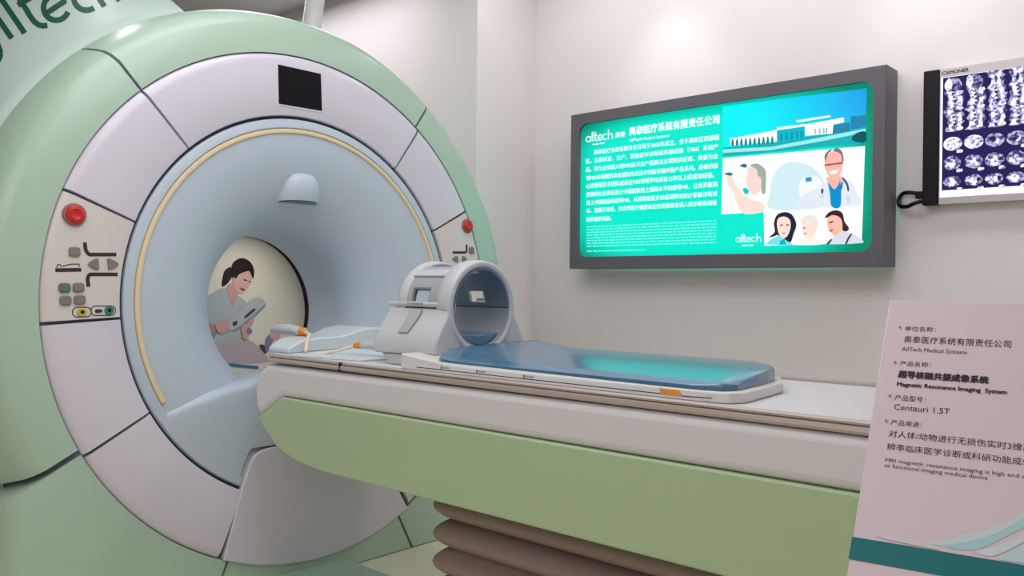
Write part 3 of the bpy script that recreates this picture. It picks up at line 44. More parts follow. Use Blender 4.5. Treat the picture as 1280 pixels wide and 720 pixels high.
def mat(name, rgb, rough=.45, spec=.5, metal=0, coat=0, var=0.0, vscale=8, bump=0, emit=None, es=1.0):
    if name in MATS: return MATS[name]
    m = bpy.data.materials.new(name); m.use_nodes = True; nt = m.node_tree; b = nt.nodes['Principled BSDF']
    c = lin(rgb)
    b.inputs['Base Color'].default_value = c; b.inputs['Roughness'].default_value = rough
    b.inputs['Specular IOR Level'].default_value = spec; b.inputs['Metallic'].default_value = metal
    b.inputs['Coat Weight'].default_value = coat; b.inputs['Coat Roughness'].default_value = .15
    if emit is not None:
        b.inputs['Emission Color'].default_value = lin(emit); b.inputs['Emission Strength'].default_value = es
    if var or bump:
        tc = nt.nodes.new('ShaderNodeTexCoord'); n = nt.nodes.new('ShaderNodeTexNoise'); n.inputs['Scale'].default_value = vscale; n.inputs['Detail'].default_value = 4
        nt.links.new(tc.outputs['Object'], n.inputs['Vector'])
        if var:
            mx = nt.nodes.new('ShaderNodeMix'); mx.data_type = 'RGBA'
            mx.inputs[6].default_value = tuple(x*(1-var) for x in c[:3]) + (1,); mx.inputs[7].default_value = tuple(min(1, x*(1+var)) for x in c[:3]) + (1,)
            nt.links.new(n.outputs['Fac'], mx.inputs[0]); nt.links.new(mx.outputs[2], b.inputs['Base Color'])
        if bump:
            bp = nt.nodes.new('ShaderNodeBump'); bp.inputs['Strength'].default_value = bump; bp.inputs['Distance'].default_value = .002
            nt.links.new(n.outputs['Fac'], bp.inputs['Height']); nt.links.new(bp.outputs['Normal'], b.inputs['Normal'])
    MATS[name] = m; return m
def glow(name, rgb, es=1.0):
    return mat(name, (8, 8, 8), .5, .1, emit=rgb, es=es)
def grad_glow(name, p0, p1, c0, c1, es=1.0):          # printed colour running from c0 at p0 to c1 at p1 (object coordinates) on a backlit sheet
    if name in MATS: return MATS[name]
    m = bpy.data.materials.new(name); m.use_nodes = True; nt = m.node_tree; b = nt.nodes['Principled BSDF']
    b.inputs['Base Color'].default_value = (.005, .005, .005, 1); b.inputs['Specular IOR Level'].default_value = .1
    tc = nt.nodes.new('ShaderNodeTexCoord'); d = Vector(p1) - Vector(p0); L = d.length_squared
    vm = nt.nodes.new('ShaderNodeVectorMath'); vm.operation = 'SUBTRACT'; vm.inputs[1].default_value = p0
    dt = nt.nodes.new('ShaderNodeVectorMath'); dt.operation = 'DOT_PRODUCT'; dt.inputs[1].default_value = tuple(x/L for x in d)
    mx = nt.nodes.new('ShaderNodeMix'); mx.data_type = 'RGBA'; mx.inputs[6].default_value = lin(c0); mx.inputs[7].default_value = lin(c1)
    nt.links.new(tc.outputs['Object'], vm.inputs[0]); nt.links.new(vm.outputs['Vector'], dt.inputs[0]); nt.links.new(dt.outputs['Value'], mx.inputs[0])
    nt.links.new(mx.outputs[2], b.inputs['Emission Color']); b.inputs['Emission Strength'].default_value = es
    MATS[name] = m; return m

def thing(name, label, cat, loc, group=None):
    o = bpy.data.objects.new(name, None); COL.objects.link(o); o.location = loc; o.empty_display_size = .1
    o['label'] = label; o['category'] = cat
    if group: o['group'] = group
    bpy.context.view_layer.update()
    return o
def tag(o, label, cat, group=None):
    o['label'] = label; o['category'] = cat
    if group: o['group'] = group
    return o
def world_of(p):
    t = Vector((0, 0, 0))
    while p is not None: t += p.location; p = p.parent
    return t
def obj(name, vs, fs, m, parent=None, bevel=0, seg=3, angle=35, fix=True, ms=None, label=None, solid=0, flat=False, sub=0, merge=True):
    org = world_of(parent) if parent is not None else Vector((0, 0, 0))
    me = bpy.data.meshes.new(name)
    me.from_pydata([tuple(Vector(v) - org) for v in vs], [], fs)
    bm = bmesh.new(); bm.from_mesh(me)
    if merge: bmesh.ops.remove_doubles(bm, verts=bm.verts, dist=1e-6)
    if fix: bmesh.ops.recalc_face_normals(bm, faces=bm.faces)
    bm.to_mesh(me); bm.free()
    if not flat:
        for p in me.polygons: p.use_smooth = True
        me.set_sharp_from_angle(angle=R(angle))
    for x in (ms or [m]): me.materials.append(x)
    o = bpy.data.objects.new(name, me); COL.objects.link(o)
    if parent is not None: o.parent = parent
    if label: o['label'] = label
    if solid:
        s = o.modifiers.new('solid', 'SOLIDIFY'); s.thickness = solid; s.offset = 0
    if bevel:
        b = o.modifiers.new('bevel', 'BEVEL'); b.width = bevel; b.segments = seg; b.limit_method = 'ANGLE'; b.angle_limit = R(30); b.harden_normals = False
    if sub:
        b = o.modifiers.new('sub', 'SUBSURF'); b.levels = sub; b.render_levels = sub
    return o
TILT = -0.067405; ct, st = math.cos(TILT), math.sin(TILT)
def W(x, y, z): return (x, y, z + FZ)                     # room frame, origin on the bore axis
def G(x, y, z):                                             # gantry frame: face leans back a little
    a, b, c = ct*x + st*z, y, -st*x + ct*z + FZ
    return (a, b, max(c, .004))
def loft(name, rings, m, parent, caps=True, closed=True, **k):
    vs = [v for r in rings for v in r]; n = len(rings[0]); fs = []
    for i in range(len(rings)-1):
        for j in range(n if closed else n-1):
            a, b = i*n+j, i*n+(j+1) % n
            fs.append((a, b, b+n, a+n))
    if caps and closed:
        fs.append(tuple(range(n))[::-1]); fs.append(tuple(range((len(rings)-1)*n, len(rings)*n)))
    return obj(name, vs, fs, m, parent, **k)
def prism(name, pts, a, b, f, m, parent, **k):              # polygon pts extruded from a to b; f maps (u, v, w) into the room
    return loft(name, [[f(u, v, a) for u, v in pts], [f(u, v, b) for u, v in pts]], m, parent, **k)
def box(name, x0, x1, y0, y1, z0, z1, m, parent=None, f=W, **k):
    return prism(name, [(x0, y0), (x1, y0), (x1, y1), (x0, y1)], z0, z1, f, m, parent, **k)
def tube(name, pts, r, m, parent, n=10, **k):
    pts = [Vector(p) for p in pts]; rings = []
    ref = Vector((0, 0, 1))
    for i, p in enumerate(pts):
        d = (pts[min(i+1, len(pts)-1)] - pts[max(i-1, 0)]).normalized()
        a = d.cross(ref)
        if a.length < .1: a = d.cross(Vector((1, 0, 0)))
        a.normalize(); b = a.cross(d); ref = b
        rr = r[i] if isinstance(r, (list, tuple)) else r
        rings.append([tuple(p + a*rr*math.cos(t) + b*rr*math.sin(t)) for t in [2*math.pi*j/n for j in range(n)]])
    return loft(name, rings, m, parent, **k)
def spline(pts, k=6, closed=False):
    P = [Vector(p) for p in pts]; n = len(P); out = []
    for i in range(n if closed else n-1):
        g = lambda j: P[j % n] if closed else P[min(max(j, 0), n-1)]
        p0, p1, p2, p3 = g(i-1), g(i), g(i+1), g(i+2)
        for s in range(k):
            t = s/k
            out.append(.5*((2*p1) + (p2-p0)*t + (2*p0-5*p1+4*p2-p3)*t*t + (3*p1-p0-3*p2+p3)*t*t*t))
    if not closed: out.append(P[-1])
    return out
def lathe(name, prof, p0, p1, n, m, parent, f=G, closed_prof=False, caps=False, **k):   # profile (x, r) swept about the bore axis
    full = abs(p1-p0) >= 359.9
    ph = [R(p0 + (p1-p0)*i/n) for i in range(n if full else n+1)]
    rings = [[f(x, r*math.cos(a), r*math.sin(a)) for x, r in prof] for a in ph]
    vs = [v for r in rings for v in r]; q = len(prof); fs = []
    N = len(rings)
    for i in range(N if full else N-1):
        for j in range(q if closed_prof else q-1):
            a, b = i*q+j, i*q+(j+1) % q; a2, b2 = ((i+1) % N)*q+j, ((i+1) % N)*q+(j+1) % q
            fs.append((a, b, b2, a2))
    if caps and not full: fs.append(tuple(range(q))); fs.append(tuple(range((N-1)*q, N*q)))
    return obj(name, vs, fs, m, parent, **k)
def disc(cx, cy, r, n=24, ry=None): return [(cx + r*math.cos(2*math.pi*i/n), cy + (ry or r)*math.sin(2*math.pi*i/n)) for i in range(n)]
def rrect(x0, x1, y0, y1, r, n=5):
    o = []
    for cx, cy, a in ((x1-r, y1-r, 0), (x0+r, y1-r, 90), (x0+r, y0+r, 180), (x1-r, y0+r, 270)):
        for i in range(n+1):
            t = R(a + 90*i/n); o.append((cx + r*math.cos(t), cy + r*math.sin(t)))
    return o
def ribbon(pts, wd):                                         # flat stroke outline along a 2D polyline
    P = [Vector(p[:2]) for p in pts]; L = []; Q = []
    for i, p in enumerate(P):
        d = (P[min(i+1, len(P)-1)] - P[max(i-1, 0)]).normalized(); nn = Vector((-d.y, d.x))*wd/2
        L.append(tuple(p+nn)); Q.append(tuple(p-nn))
    return L, Q
def flat(name, polys, f, w_, m, parent, smooth=True, **k):   # flat printed shapes lying on a surface at height w_
    vs, fs = [], []
    for p in polys:
        q = [tuple(v) for v in (spline([(a[0], a[1], 0) for a in p], 4, True) if smooth else p)]
        fs.append(tuple(range(len(vs), len(vs)+len(q)))); vs += [f(a[0], a[1], w_) for a in q]
    return obj(name, vs, fs, m, parent, fix=False, flat=True, **k)
def strokes(name, lines, wd, f, w_, m, parent, **k):
    vs, fs = [], []
    for ln in lines:
        L, Q = ribbon(ln, wd); n = len(L); b = len(vs)
        vs += [f(a[0], a[1], w_) for a in L] + [f(a[0], a[1], w_) for a in Q]
        fs += [(b+i, b+i+1, b+n+i+1, b+n+i) for i in range(n-1)]
    return obj(name, vs, fs, m, parent, fix=False, flat=True, **k)
def text_geo(txt):
    c = bpy.data.curves.new('txt', 'FONT'); c.body = txt; c.resolution_u = 2
    o = bpy.data.objects.new('txt', c); COL.objects.link(o)
    dg = bpy.context.evaluated_depsgraph_get(); me = bpy.data.meshes.new_from_object(o.evaluated_get(dg))
    vs = [(v.co.x, v.co.y) for v in me.vertices]; fs = [tuple(p.vertices) for p in me.polygons]
    bpy.data.objects.remove(o); bpy.data.meshes.remove(me); bpy.data.curves.remove(c)
    return vs, fs
def texts(name, items, f, w_, m, parent, **k):               # items: (text, x, y, width, cap height, stroke gain); one part per line
    for txt, x, y, wd, ch, bold in items:
        vs, fs = text_geo(txt)
        if not vs: continue
        x0 = min(v[0] for v in vs); x1 = max(v[0] for v in vs)
        cjk = any(ord(c) > 0x2e80 for c in txt)
        y0 = min(v[1] for v in vs) if cjk else 0.0; y1 = max(v[1] for v in vs)
        V, F = [], []
        sh = [(0, 0)] + ([(bold, 0), (-bold, 0), (0, bold*.7), (0, -bold*.7)] if bold else [])
        for i, (dx, dy) in enumerate(sh):
            b = len(V)
            V += [f(x + dx*ch + (p[0]-x0)/(x1-x0)*wd, y + dy*ch + (p[1]-y0)/(y1-y0)*ch, w_ + i*3e-5) for p in vs]
            F += [tuple(j+b for j in q) for q in fs]
        obj(name, V, F, m, parent, fix=False, flat=True, merge=False, **k)
def arcp(cx, cy, r, a0, a1, n=18): return [(cx + r*math.cos(R(a0+(a1-a0)*i/n)), cy + r*math.sin(R(a0+(a1-a0)*i/n))) for i in range(n+1)]
def logo_lines(x, y, wd):                                    # rounded lower-case word mark, x-height .46 of its ascenders
    s = wd/5.02
    L = [arcp(.42, .45, .40, 0, 360), [(.84, .88), (.84, .02)], [(1.16, 1.5), (1.16, 0)], [(1.48, 1.5), (1.48, 0)],
         [(1.80, 1.35), (1.80, .3)] + arcp(2.08, .3, .28, 180, 270, 6) + [(2.16, .02)], [(1.66, .88), (2.12, .88)],
         arcp(2.66, .45, .40, 0, 320), [(2.3, .45), (3.04, .45)], arcp(3.56, .45, .40, 50, 310), [(4.16, 1.5), (4.16, 0)],
         [(4.16, .5)] + arcp(4.52, .5, .36, 180, 0, 10) + [(4.88, 0)]]
    return [[(x + a*s, y + b*s) for a, b in q] for q in L], .17*s
def struct(name, *a, **k):
    o = box(name, *a, **k); o['kind'] = 'structure'; return o

# ------------------------------------------------------------------ materials
wallm = mat('wall_paint', (230, 225, 226), .55, .3, var=.02, vscale=3, bump=.05)
floorm = mat('floor_vinyl', (228, 222, 196), .35, .4, var=.03, vscale=5)
ceilm = mat('ceiling_paint', (225, 225, 225), .8, .2, var=.01)
white = mat('white_plastic', (212, 208, 221), .28, .5, var=.01, vscale=4)
panelw = mat('control_plastic', (214, 208, 205), .35, .4, var=.01)
tablew = mat('table_plastic', (218, 217, 220), .35, .45, var=.012)
green = mat('green_plastic', (172, 198, 180), .3, .5, var=.015, vscale=3)
tgreen = mat('table_green', (174, 198, 160), .5, .35, var=.02, vscale=4)
funnelm = mat('bore_plastic', (186, 200, 213), .38, .45, var=.01, vscale=5)
seamm = mat('seam_gap', (98, 104, 118), .7, .2, var=.02)
gapm = mat('dark_gap', (40, 42, 44), .7, .2, var=.02)
black = mat('black_plastic', (14, 11, 17), .4, .25, var=.05)
cream = mat('light_strip', (226, 208, 168), .5, .3, var=.03)

# ------------------------------------------------------------------ room
struct('floor', -3.4, 5.2, -4.6, 2.0, -FZ-.1, -FZ, m=floorm)
struct('ceiling', -3.4, 5.2, -4.6, 2.0, 1.95, 2.05, m=ceilm)
struct('wall_back', -.38, 5.2, 1.8, 2.0, -FZ, 1.95, m=wallm)
struct('wall_alcove', -3.4, -.38, 1.31, 2.0, -FZ, 1.95, m=wallm)
struct('wall_left', -3.4, -3.2, -4.6, 1.31, -FZ, 1.95, m=mat('dark_partition', (60, 74, 66), .6, .3, var=.03))
struct('wall_front', -3.2, 5.2, -4.6, -4.4, -FZ, 1.95, m=wallm)
struct('wall_right', 5.0, 5.2, -4.4, 1.8, -FZ, 1.95, m=wallm)
struct('baseboard_back', -.38, 5.0, 1.785, 1.8, -FZ, -FZ+.1, m=ceilm)

# ------------------------------------------------------------------ scanner
sc = thing('mri_scanner', 'large round white and pale green scanner with a deep round bore', 'medical scanner', (-.45, 0, 0))
SE = dict(top=131.6, tr=53.6)
# green outer covers
def rho(a):
    a = a % 360
    if a <= 332 and a >= 208:
        c, s = abs(math.cos(R(a))), abs(math.sin(R(a)))
        return min(1.12/max(c, 1e-4), 1.075/max(s, 1e-4))
    return 1.20
CP = [(0, .095), (-.006, .082), (-.018, .062), (-.04, .043), (-.08, .026), (-.13, .008), (-.17, 0)]
def cover(name, a0, a1, m, n=40, dx=0, shrink=0, back=None):
    vs = []; prof = CP + ([(back, 0)] if back else [])
    g = .3
    angs = [a0+g + (a1-a0-2*g)*i/n for i in range(n+1)]
    rings = []
    for a in angs:
        r = rho(a) - shrink; q_ = min(1, (r-1.004)/.097) * (.12 if 1.075/max(1e-4, abs(math.sin(R(a)))) <= r+1e-6 and 200 < a < 340 else 1); c, s = math.cos(R(a)), math.sin(R(a))
        rings.append([G(dx-.02, .9966*c, .9966*s), G(dx, .9966*c, .9966*s)] + [G(dx+x, (r-d*q_)*c, (r-d*q_)*s) for x, d in prof])
    vs = [v for q in rings for v in q]; q = len(rings[0]); fs = []
    for i in range(n):
        for j in range(q-1): fs.append((i*q+j, i*q+j+1, (i+1)*q+j+1, (i+1)*q+j))
    if name == 'rim_cover':                                  # edge walls at the seams
        for i in (0, n):
            b = len(vs); vs += [tuple(Vector(v)) for v in [G(-.17, 0.9966*math.cos(R(angs[i])), 0.9966*math.sin(R(angs[i])))]]
            for j in range(q-1): fs.append((b, i*q+j, i*q+j+1))
    return obj(name, vs, fs, m, sc, angle=40)
cover('rim_cover', 53.6, 131.6, green)
cover('rim_cover', 131.6, 207.5, green)
cover('rim_cover', 208, 247.5, green)
cover('rim_cover', 247.5, 294.5, green)
cover('rim_cover', 294.5, 332, green)
cover('rim_cover', 332, 413.6, green)
lathe('dark_ring', [(-.05, .735), (-.010, .738), (-.010, .754), (-.03, .756)], 0, 360, 120, mat('navy_gap', (58, 66, 88), .6, .2, var=.02), sc)
lathe('seam_backing', [(-.05, .756), (-.012, .756), (-.008, 1.004), (-.03, 1.10), (-.17, 1.185)], 0, 360, 120, seamm, sc, f=lambda x, y, z: G(x if z > -1.03 else -.12, y, max(z, -1.04)))
lathe('barrel', [(-.17, 1.188), (-.9, 1.188), (-.93, 1.15), (-.93, .36)], 0, 360, 120, green, sc, angle=50, f=lambda x, y, z: G(x, y, max(z, -1.04)))
# lower body behind the base covers
def base_ring(x):
    pts = [(-1.118, -.57), (1.118, -.57), (1.118, -1.05), (-1.118, -1.05)]
    return [G(x, y, z) for y, z in pts]
loft('base_body', [base_ring(-.165), base_ring(-.9)], green, sc, bevel=.03)
# white ring panels
WP = [(-.03, .7505), (0.006, .7505), (.010, .758), (.010, .955), (.008, .972), (.001, .987), (-.012, .9958), (-.03, .9958)]
def ring_panel(a0, a1, m, name='ring_panel', n=36):
    g = .33
    return lathe(name, WP, a0+g, a1-g, n, m, sc, closed_prof=True, caps=True, angle=50)
ring_panel(52.6, 131.65, white)
ring_panel(131.65, 157.7, white)
cl = ring_panel(157.7, 183, panelw, 'control_panel'); cl['label'] = 'control panel on the left of the ring with red stop button'
ring_panel(183, 208.8, white)
ring_panel(208.8, 245.2, white)
ring_panel(298.3, 334, white)
cr = ring_panel(334-360, 26.3, panelw, 'control_panel'); cr['label'] = 'control panel on the right of the ring, half behind the head coil'
ring_panel(26.3, 52.6, white)
# bottom centre cover with its door outline
def arcr(r, a0, a1, n): return [(r*math.cos(R(a0+(a1-a0)*i/n)), r*math.sin(R(a0+(a1-a0)*i/n))) for i in range(n+1)]
bc = arcr(.9958, 246.1, 297.5, 24) + [(.337, -.67), (.310, -.585), (.298, -.562), (.277, -.547), (.25, -.541), (-.20, -.537), (-.242, -.543), (-.268, -.557), (-.284, -.580), (-.326, -.672)]
prism('bottom_cover', bc, -.03, .012, lambda u, v, w_: G(w_, u, v), white, sc, bevel=.005)
# bore funnel
FP = [(-.02, .7415), (0, .7375), (.004, .730), (.004, .704), (-.003, .700), (-.003, .680)]
FP += [(-.003 - .27*(1-math.cos(R(t))), .68 - .36*math.sin(R(t))) for t in range(6, 91, 6)]
FP += [(-.36, .32), (-.48, .32)]
lathe('bore_funnel', FP, 0, 360, 128, funnelm, sc, angle=40)
lathe('bore_end', [(-.48, .32), (-.482, .336), (-.56, .336)], 0, 360, 96, gapm, sc)
lathe('light_strip', [(-.003, .6995), (.004, .697), (.006, .690), (.004, .683), (-.003, .6805)], -30, 208.6, 110, cream, sc)
# lower funnel cover: shield below a shallow curved top edge, rounded back into the bore
def tpz(y): y = abs(y); return -.256 - .105*(y/.64)**1.6 - .010*(y/.64)**6
def btz(y):
    a_ = abs(y); arc_ = -math.sqrt(max(0, .7355**2 - y*y)); e = .330
    if a_ > e: return arc_
    t = min(1, max(0, (e-a_)/.05)); return (-.655 + (.655-.530)*(t**.55)) if t < 1 else -.530
ys = sorted(set([-.6365 + .0318*i for i in range(41)] + [s_*v for s_ in (-1, 1) for v in (.3301, .3299, .325, .318, .310, .302, .294, .288, .280)]))
rows = []
for y in ys:
    zt, zb = tpz(y), btz(y); zt = max(zt, zb+.001); rr_ = min(.035, (zt-zb)*.8); col = []
    for i in range(7): col.append(G(.005, y, zb + (zt-rr_-zb)*i/6))
    for i in range(1, 7):
        t = R(15*i); col.append(G(.005 - rr_*(1-math.cos(t)), y, zt - rr_ + rr_*math.sin(t)))
    col.append(G(-.30, y, zt-.004)); rows.append(col)
q_ = len(rows[0])
obj('lower_bore_cover', [v for c in rows for v in c], [(i*q_+j, i*q_+j+1, (i+1)*q_+j+1, (i+1)*q_+j) for i in range(len(rows)-1) for j in range(q_-1)], funnelm, sc, angle=60)
# positioning light housing at the top of the bore
rg = []
for t in range(0, 10):
    s = t/9; k_ = (1-s**1.6)**.6; dx = -.080 + .056*s
    rg.append([G(dx + .078*k_*max(0, math.cos(a))**1.0 - .012 + .004*math.cos(a), .006 + .096*(.30+.70*(1-s**2.2)**.6)*math.sin(a), .418 + .115*s) for a in [2*math.pi*i/32 for i in range(32)]])
hs = loft('laser_housing', rg, funnelm, sc, angle=60)
prism('laser_window', [(-.088 + .070*max(0, math.cos(2*math.pi*i/28)), .006 + .084*math.sin(2*math.pi*i/28)) for i in range(28)], .4145, .4185, lambda u, v, w_: G(u, v, w_), mat('grey_lens', (70, 78, 84), .2, .5, var=.02), hs)
# dark display in the top panel
scr = [(-.128, .784), (.073, .788), (.072, .940), (-.126, .9385)]
df = prism('display_frame', [(-.136, .775), (.083, .779), (.082, .949), (-.134, .948)], .008, .0125, lambda u, v, w_: G(w_, u, v), white, sc, bevel=.003)
prism('display_screen', scr, .0125, .0145, lambda u, v, w_: G(w_, u, v), mat('dark_glass', (10, 8, 15), .3, .12, var=.02), df)
# controls
gl = lambda u, v, w_: G(w_, u, v)
btnm = mat('grey_button', (128, 122, 118), .5, .3, var=.03); red = mat('red_button', (196, 30, 34), .3, .5, var=.03); dark = mat('dark_print', (62, 52, 56), .6, .2, var=.02)
C = DATA['ctrl']
def estop(p, y0, par, r=.029):
    b = lathe('stop_collar', [(.010, r*1.28), (.018, r*1.22), (.019, r)], 0, 360, 28, mat('button_collar', (150, 110, 105), .5, .3, var=.03), par, f=lambda x, y, z: G(x, y+p[0], z+p[1]))
    lathe('stop_button', [(.012, r), (.022, r*1.02), (.026, r*.9), (.028, r*.6), (.026, r*.5), (.026, 0.0005)], 0, 360, 28, red, b, f=lambda x, y, z: G(x, y+p[0], z+p[1]), label='red emergency stop button')
estop(C['estop'][0], 0, cl)
gbtn = mat('green_button', (92, 118, 100), .5, .3, var=.03)
for i, (u, v) in enumerate(C['btn']):
    prism('button', rrect(u-.0175, u+.0175, v-.015, v+.015, .009), .009, .017, gl, gbtn if i == 1 else btnm, cl, bevel=.003)
strokes('printed_symbols', [spline([tuple(p)+(0,) for p in C[k]], 4) for k in ('L1', 'L2')] + [C['bed']], .012, gl, .0107, dark, cl)
strokes('patient_symbol', [spline([tuple(p)+(0,) for p in C['man']], 4)], .003, gl, .0107, dark, cl)
for k in ('arrL', 'arrR'):
    prism('arrow_button', [tuple(v)[:2] for v in spline([tuple(p)+(0,) for p in C[k]], 4, True)], .009, .016, gl, btnm, cl, bevel=.002)
for k, hw in (('pill1', .029), ('pill2', .039)):
    u, v = C[k][0]; q = rrect(u-hw, u+hw, v-.0155, v+.0155, .015, 6); q.append(q[0])
    strokes('socket_outline', [q], .003, gl, .0107, dark, cl)
ym = mat('yellow_socket', (196, 176, 60), .4, .4, var=.03); gm = mat('green_socket', (40, 128, 96), .4, .4, var=.03)
for k, m_ in (('jack1', ym), ('jack2', gm)):
    u, v = C[k][0]
    jk = prism('socket', disc(u, v, .0145), .009, .015, gl, m_, cl, bevel=.002)
    prism('socket_hole', disc(u, v, .006), .0145, .0155, gl, black, jk)
for u, v in C['jack3']: prism('socket_pin', disc(u, v, .006), .009, .0125, gl, dark, cl)
Cr = DATA['ctrlR']
estop(Cr['estop'][0], 0, cr, .027)
u, v = Cr['btn'][0]; prism('button', rrect(u-.0165, u+.0165, v-.016, v+.016, .009), .009, .017, gl, btnm, cr, bevel=.003)
strokes('printed_symbols', [Cr['L']], .011, gl, .0107, dark, cr)
for k in ('arrL', 'arrR'):
    prism('arrow_button', [tuple(v)[:2] for v in spline([tuple(p)+(0,) for p in Cr[k]], 4, True)], .009, .016, gl, btnm, cr, bevel=.002)
# hood with the word mark, sweeping up and back from the upper left of the rim
HG = (-.85, 0, .53)
def Hd(a, t, off=0.0):
    c, s = math.cos(R(a)), math.sin(R(a))
    nx, ny, nz = .53*s, .85*c, .85*s; L = math.sqrt(nx*nx+ny*ny+nz*nz)
    p = G(-.2, 1.2*c, 1.2*s)
    return (p[0] + HG[0]*t + off*nx/L, p[1] + off*ny/L, p[2] + HG[2]*t + off*nz/L)
hoodm = mat('hood_plastic', (190, 210, 200), .5, .35, var=.012)
n1, n2 = 36, 8
hv = [Hd(108.8 + (186-108.8)*i/n1, -.02 + .86*j/n2, -.012) for i in range(n1+1) for j in range(n2+1)]
hf = [(i*(n2+1)+j, i*(n2+1)+j+1, (i+1)*(n2+1)+j+1, (i+1)*(n2+1)+j) for i in range(n1) for j in range(n2)]
hood = obj('top_fairing', hv, hf, hoodm, sc, solid=.02)
vs, fs = [], []
for l, r in DATA['hood']:
    b = len(vs); n = len(l)
    vs += [Hd(a, t, -.0012) for a, t in l] + [Hd(a, t, -.0012) for a, t in r]
    fs += [(b+i, b+i+1, b+n+i+1, b+n+i) for i in range(n-1)]
obj('word_mark', vs, fs, mat('green_lettering', (20, 88, 62), .6, .2, var=.02), hood, fix=False, flat=True)

# vent pipe behind the scanner
vp = tube('vent_pipe', [(-.62, .385, FZ+1.10), (-.62, .44, FZ+1.5), (-.62, .50, FZ+1.95)], .045, mat('vent_white', (238, 235, 238), .35, .4, var=.01), None, n=24)
tag(vp, 'white vent pipe rising to the ceiling behind the scanner top', 'pipe')

# nurse poster filling the far end of the bore
po = thing('bore_poster', 'round poster of a nurse at the far end of the bore', 'poster', G(-.535, 0, 0))
prism('poster_sheet', disc(0, 0, .333, 72), -.545, -.531, gl, mat('poster_cream', (228, 222, 206), .6, .3, var=.01), po)
NU = DATA['nurse']
def np_(k, name, rgb, lay, smooth=True): flat(name, [NU[i] for i in k], gl, -.531+.0006*lay, mat('print_'+name, rgb, .6, .2, var=.02), po, smooth)
np_(['trousers'], 'printed_trousers', (188, 172, 176), 1); np_(['tunic'], 'printed_tunic', (176, 186, 190), 2)
np_(['ponytail'], 'printed_ponytail', (44, 30, 38), 3); np_(['neck'], 'printed_neck', (206, 160, 152), 4); np_(['face', 'ear'], 'printed_face', (222, 176, 166), 5)
np_(['hair'], 'printed_hair', (36, 26, 32), 6); np_(['eye', 'eye2'], 'printed_eyes', (60, 40, 44), 7); np_(['lips'], 'printed_lips', (180, 70, 80), 7)
np_(['armL'], 'printed_arm', (186, 136, 130), 5); np_(['cuff'], 'printed_cuff', (110, 140, 165), 4); np_(['cuffR'], 'printed_cuff', (110, 140, 165), 4)
np_(['device'], 'printed_device', (184, 190, 190), 8); np_(['devside'], 'printed_device_side', (140, 150, 156), 9); np_(['devwin', 'devwin2'], 'printed_device_slots', (56, 76, 96), 10)
np_(['handL', 'handR'], 'printed_hands', (214, 160, 152), 11); np_(['bluestrip'], 'printed_blue_band', (74, 120, 150), 6, False)
np_(['pdark'], 'printed_strap', (90, 60, 70), 6); np_(['pjacket'], 'printed_sleeve', (120, 135, 150), 7); np_(['phand'], 'printed_patient_hand', (224, 160, 170), 8)

# ------------------------------------------------------------------ patient table
pt = thing('patient_table', 'long white and green patient table running into the scanner bore', 'patient table', (1.4, 0, 0))
nose_w = [(2.75, -.190), (.262, -.196), (.215, -.222), (.188, -.262), (.180, -.30), (.188, -.345), (.214, -.385), (.357, -.302), (2.75, -.298)]
nose_g = [(2.75, -.298), (.357, -.302), (.214, -.385), (.25, -.423), (.333, -.477), (.44, -.506), (.587, -.519), (2.75, -.517)]
fy = lambda u, v, w_: W(u, w_, v)
prism('table_body', nose_w, -.355, .355, fy, tablew, pt, bevel=.022, seg=5)
prism('green_panel', nose_g, -.357, .357, fy, tgreen, pt, bevel=.006, seg=2)
railm = mat('rail_metal', (184, 172, 165), .35, .5, .35, var=.04, vscale=20)
fx = lambda u, v, w_: W(w_, u, v)
rp = [(-.322, -.165), (-.338, -.163), (-.347, -.167), (-.347, -.171), (-.343, -.173), (-.352, -.176), (-.354, -.183), (-.350, -.189), (-.322, -.191)]
prism('side_rail', rp, .262, 2.75, fx, railm, pt)
prism('side_rail', [(-y, z) for y, z in rp][::-1], .262, 2.75, fx, railm, pt)
box('rail_joint', .672, .676, -.3545, -.33, -.19, -.1635, gapm, pt)
box('table_deck', .252, 2.75, -.322, .322, -.19, -.1725, mat('deck_white', (222, 220, 226), .22, .5, var=.01), pt)
# bellows and plinth
rings = []
NB = 70
for i in range(NB+1):
    z = -.515 - (1.02-.515)*i/NB
    ph = (-.515 - z)/.083
    wv = -.055*(1-abs(math.sin(math.pi*(ph-.12)))**.75)
    x0, x1, y0, y1 = .985 - wv - .0, 2.45 + wv, -.275 - wv, .275 + wv
    rings.append([W(a, b, z) for a, b in rrect(x0, x1, y0, y1, .07, 6)])
loft('bellows', rings, mat('bellows_fabric', (148, 130, 124), .7, .2, var=.04, vscale=30), pt, angle=80)
box('plinth', .02, 2.5, -.20, .125, -FZ+.001, -1.02, green, pt, bevel=.008)

# cradle board and mattress
cb = thing('cradle_board', 'white cradle board with blue mattress lying on the patient table', 'cradle', W(1.45, 0, -.172))
outl = [(.875, -.275), (1.90, -.275), (1.965, -.262), (1.985, -.22), (1.96, .02), (1.90, .14), (1.80, .25), (1.74, .272), (.875, .272)]
def bow(x):                                                  # head end curls up
    return .012*((1.16-x)/.2)**1.6 if x < 1.16 else 0
def board(name, ol, z0, z1, m, par, ins=0, lift=1.0, **k):
    # resample outline along x so the head end can curve
    pts = []
    for i, p in enumerate(ol):
        q = ol[(i+1) % len(ol)]; n = 12 if abs(q[0]-p[0]) > .5 else 1
        for j in range(n): pts.append((p[0]+(q[0]-p[0])*j/n, p[1]+(q[1]-p[1])*j/n))
    return loft(name, [[W(x, y, z0 + lift*bow(x)) for x, y in pts], [W(x, y, z1 + bow(x)) for x, y in pts]], m, par, **k)
crm = mat('cradle_white', (216, 216, 212), .3, .5, var=.01)
board('cradle_tray', outl, -.1722, -.1465, crm, cb, bevel=.005, lift=0)
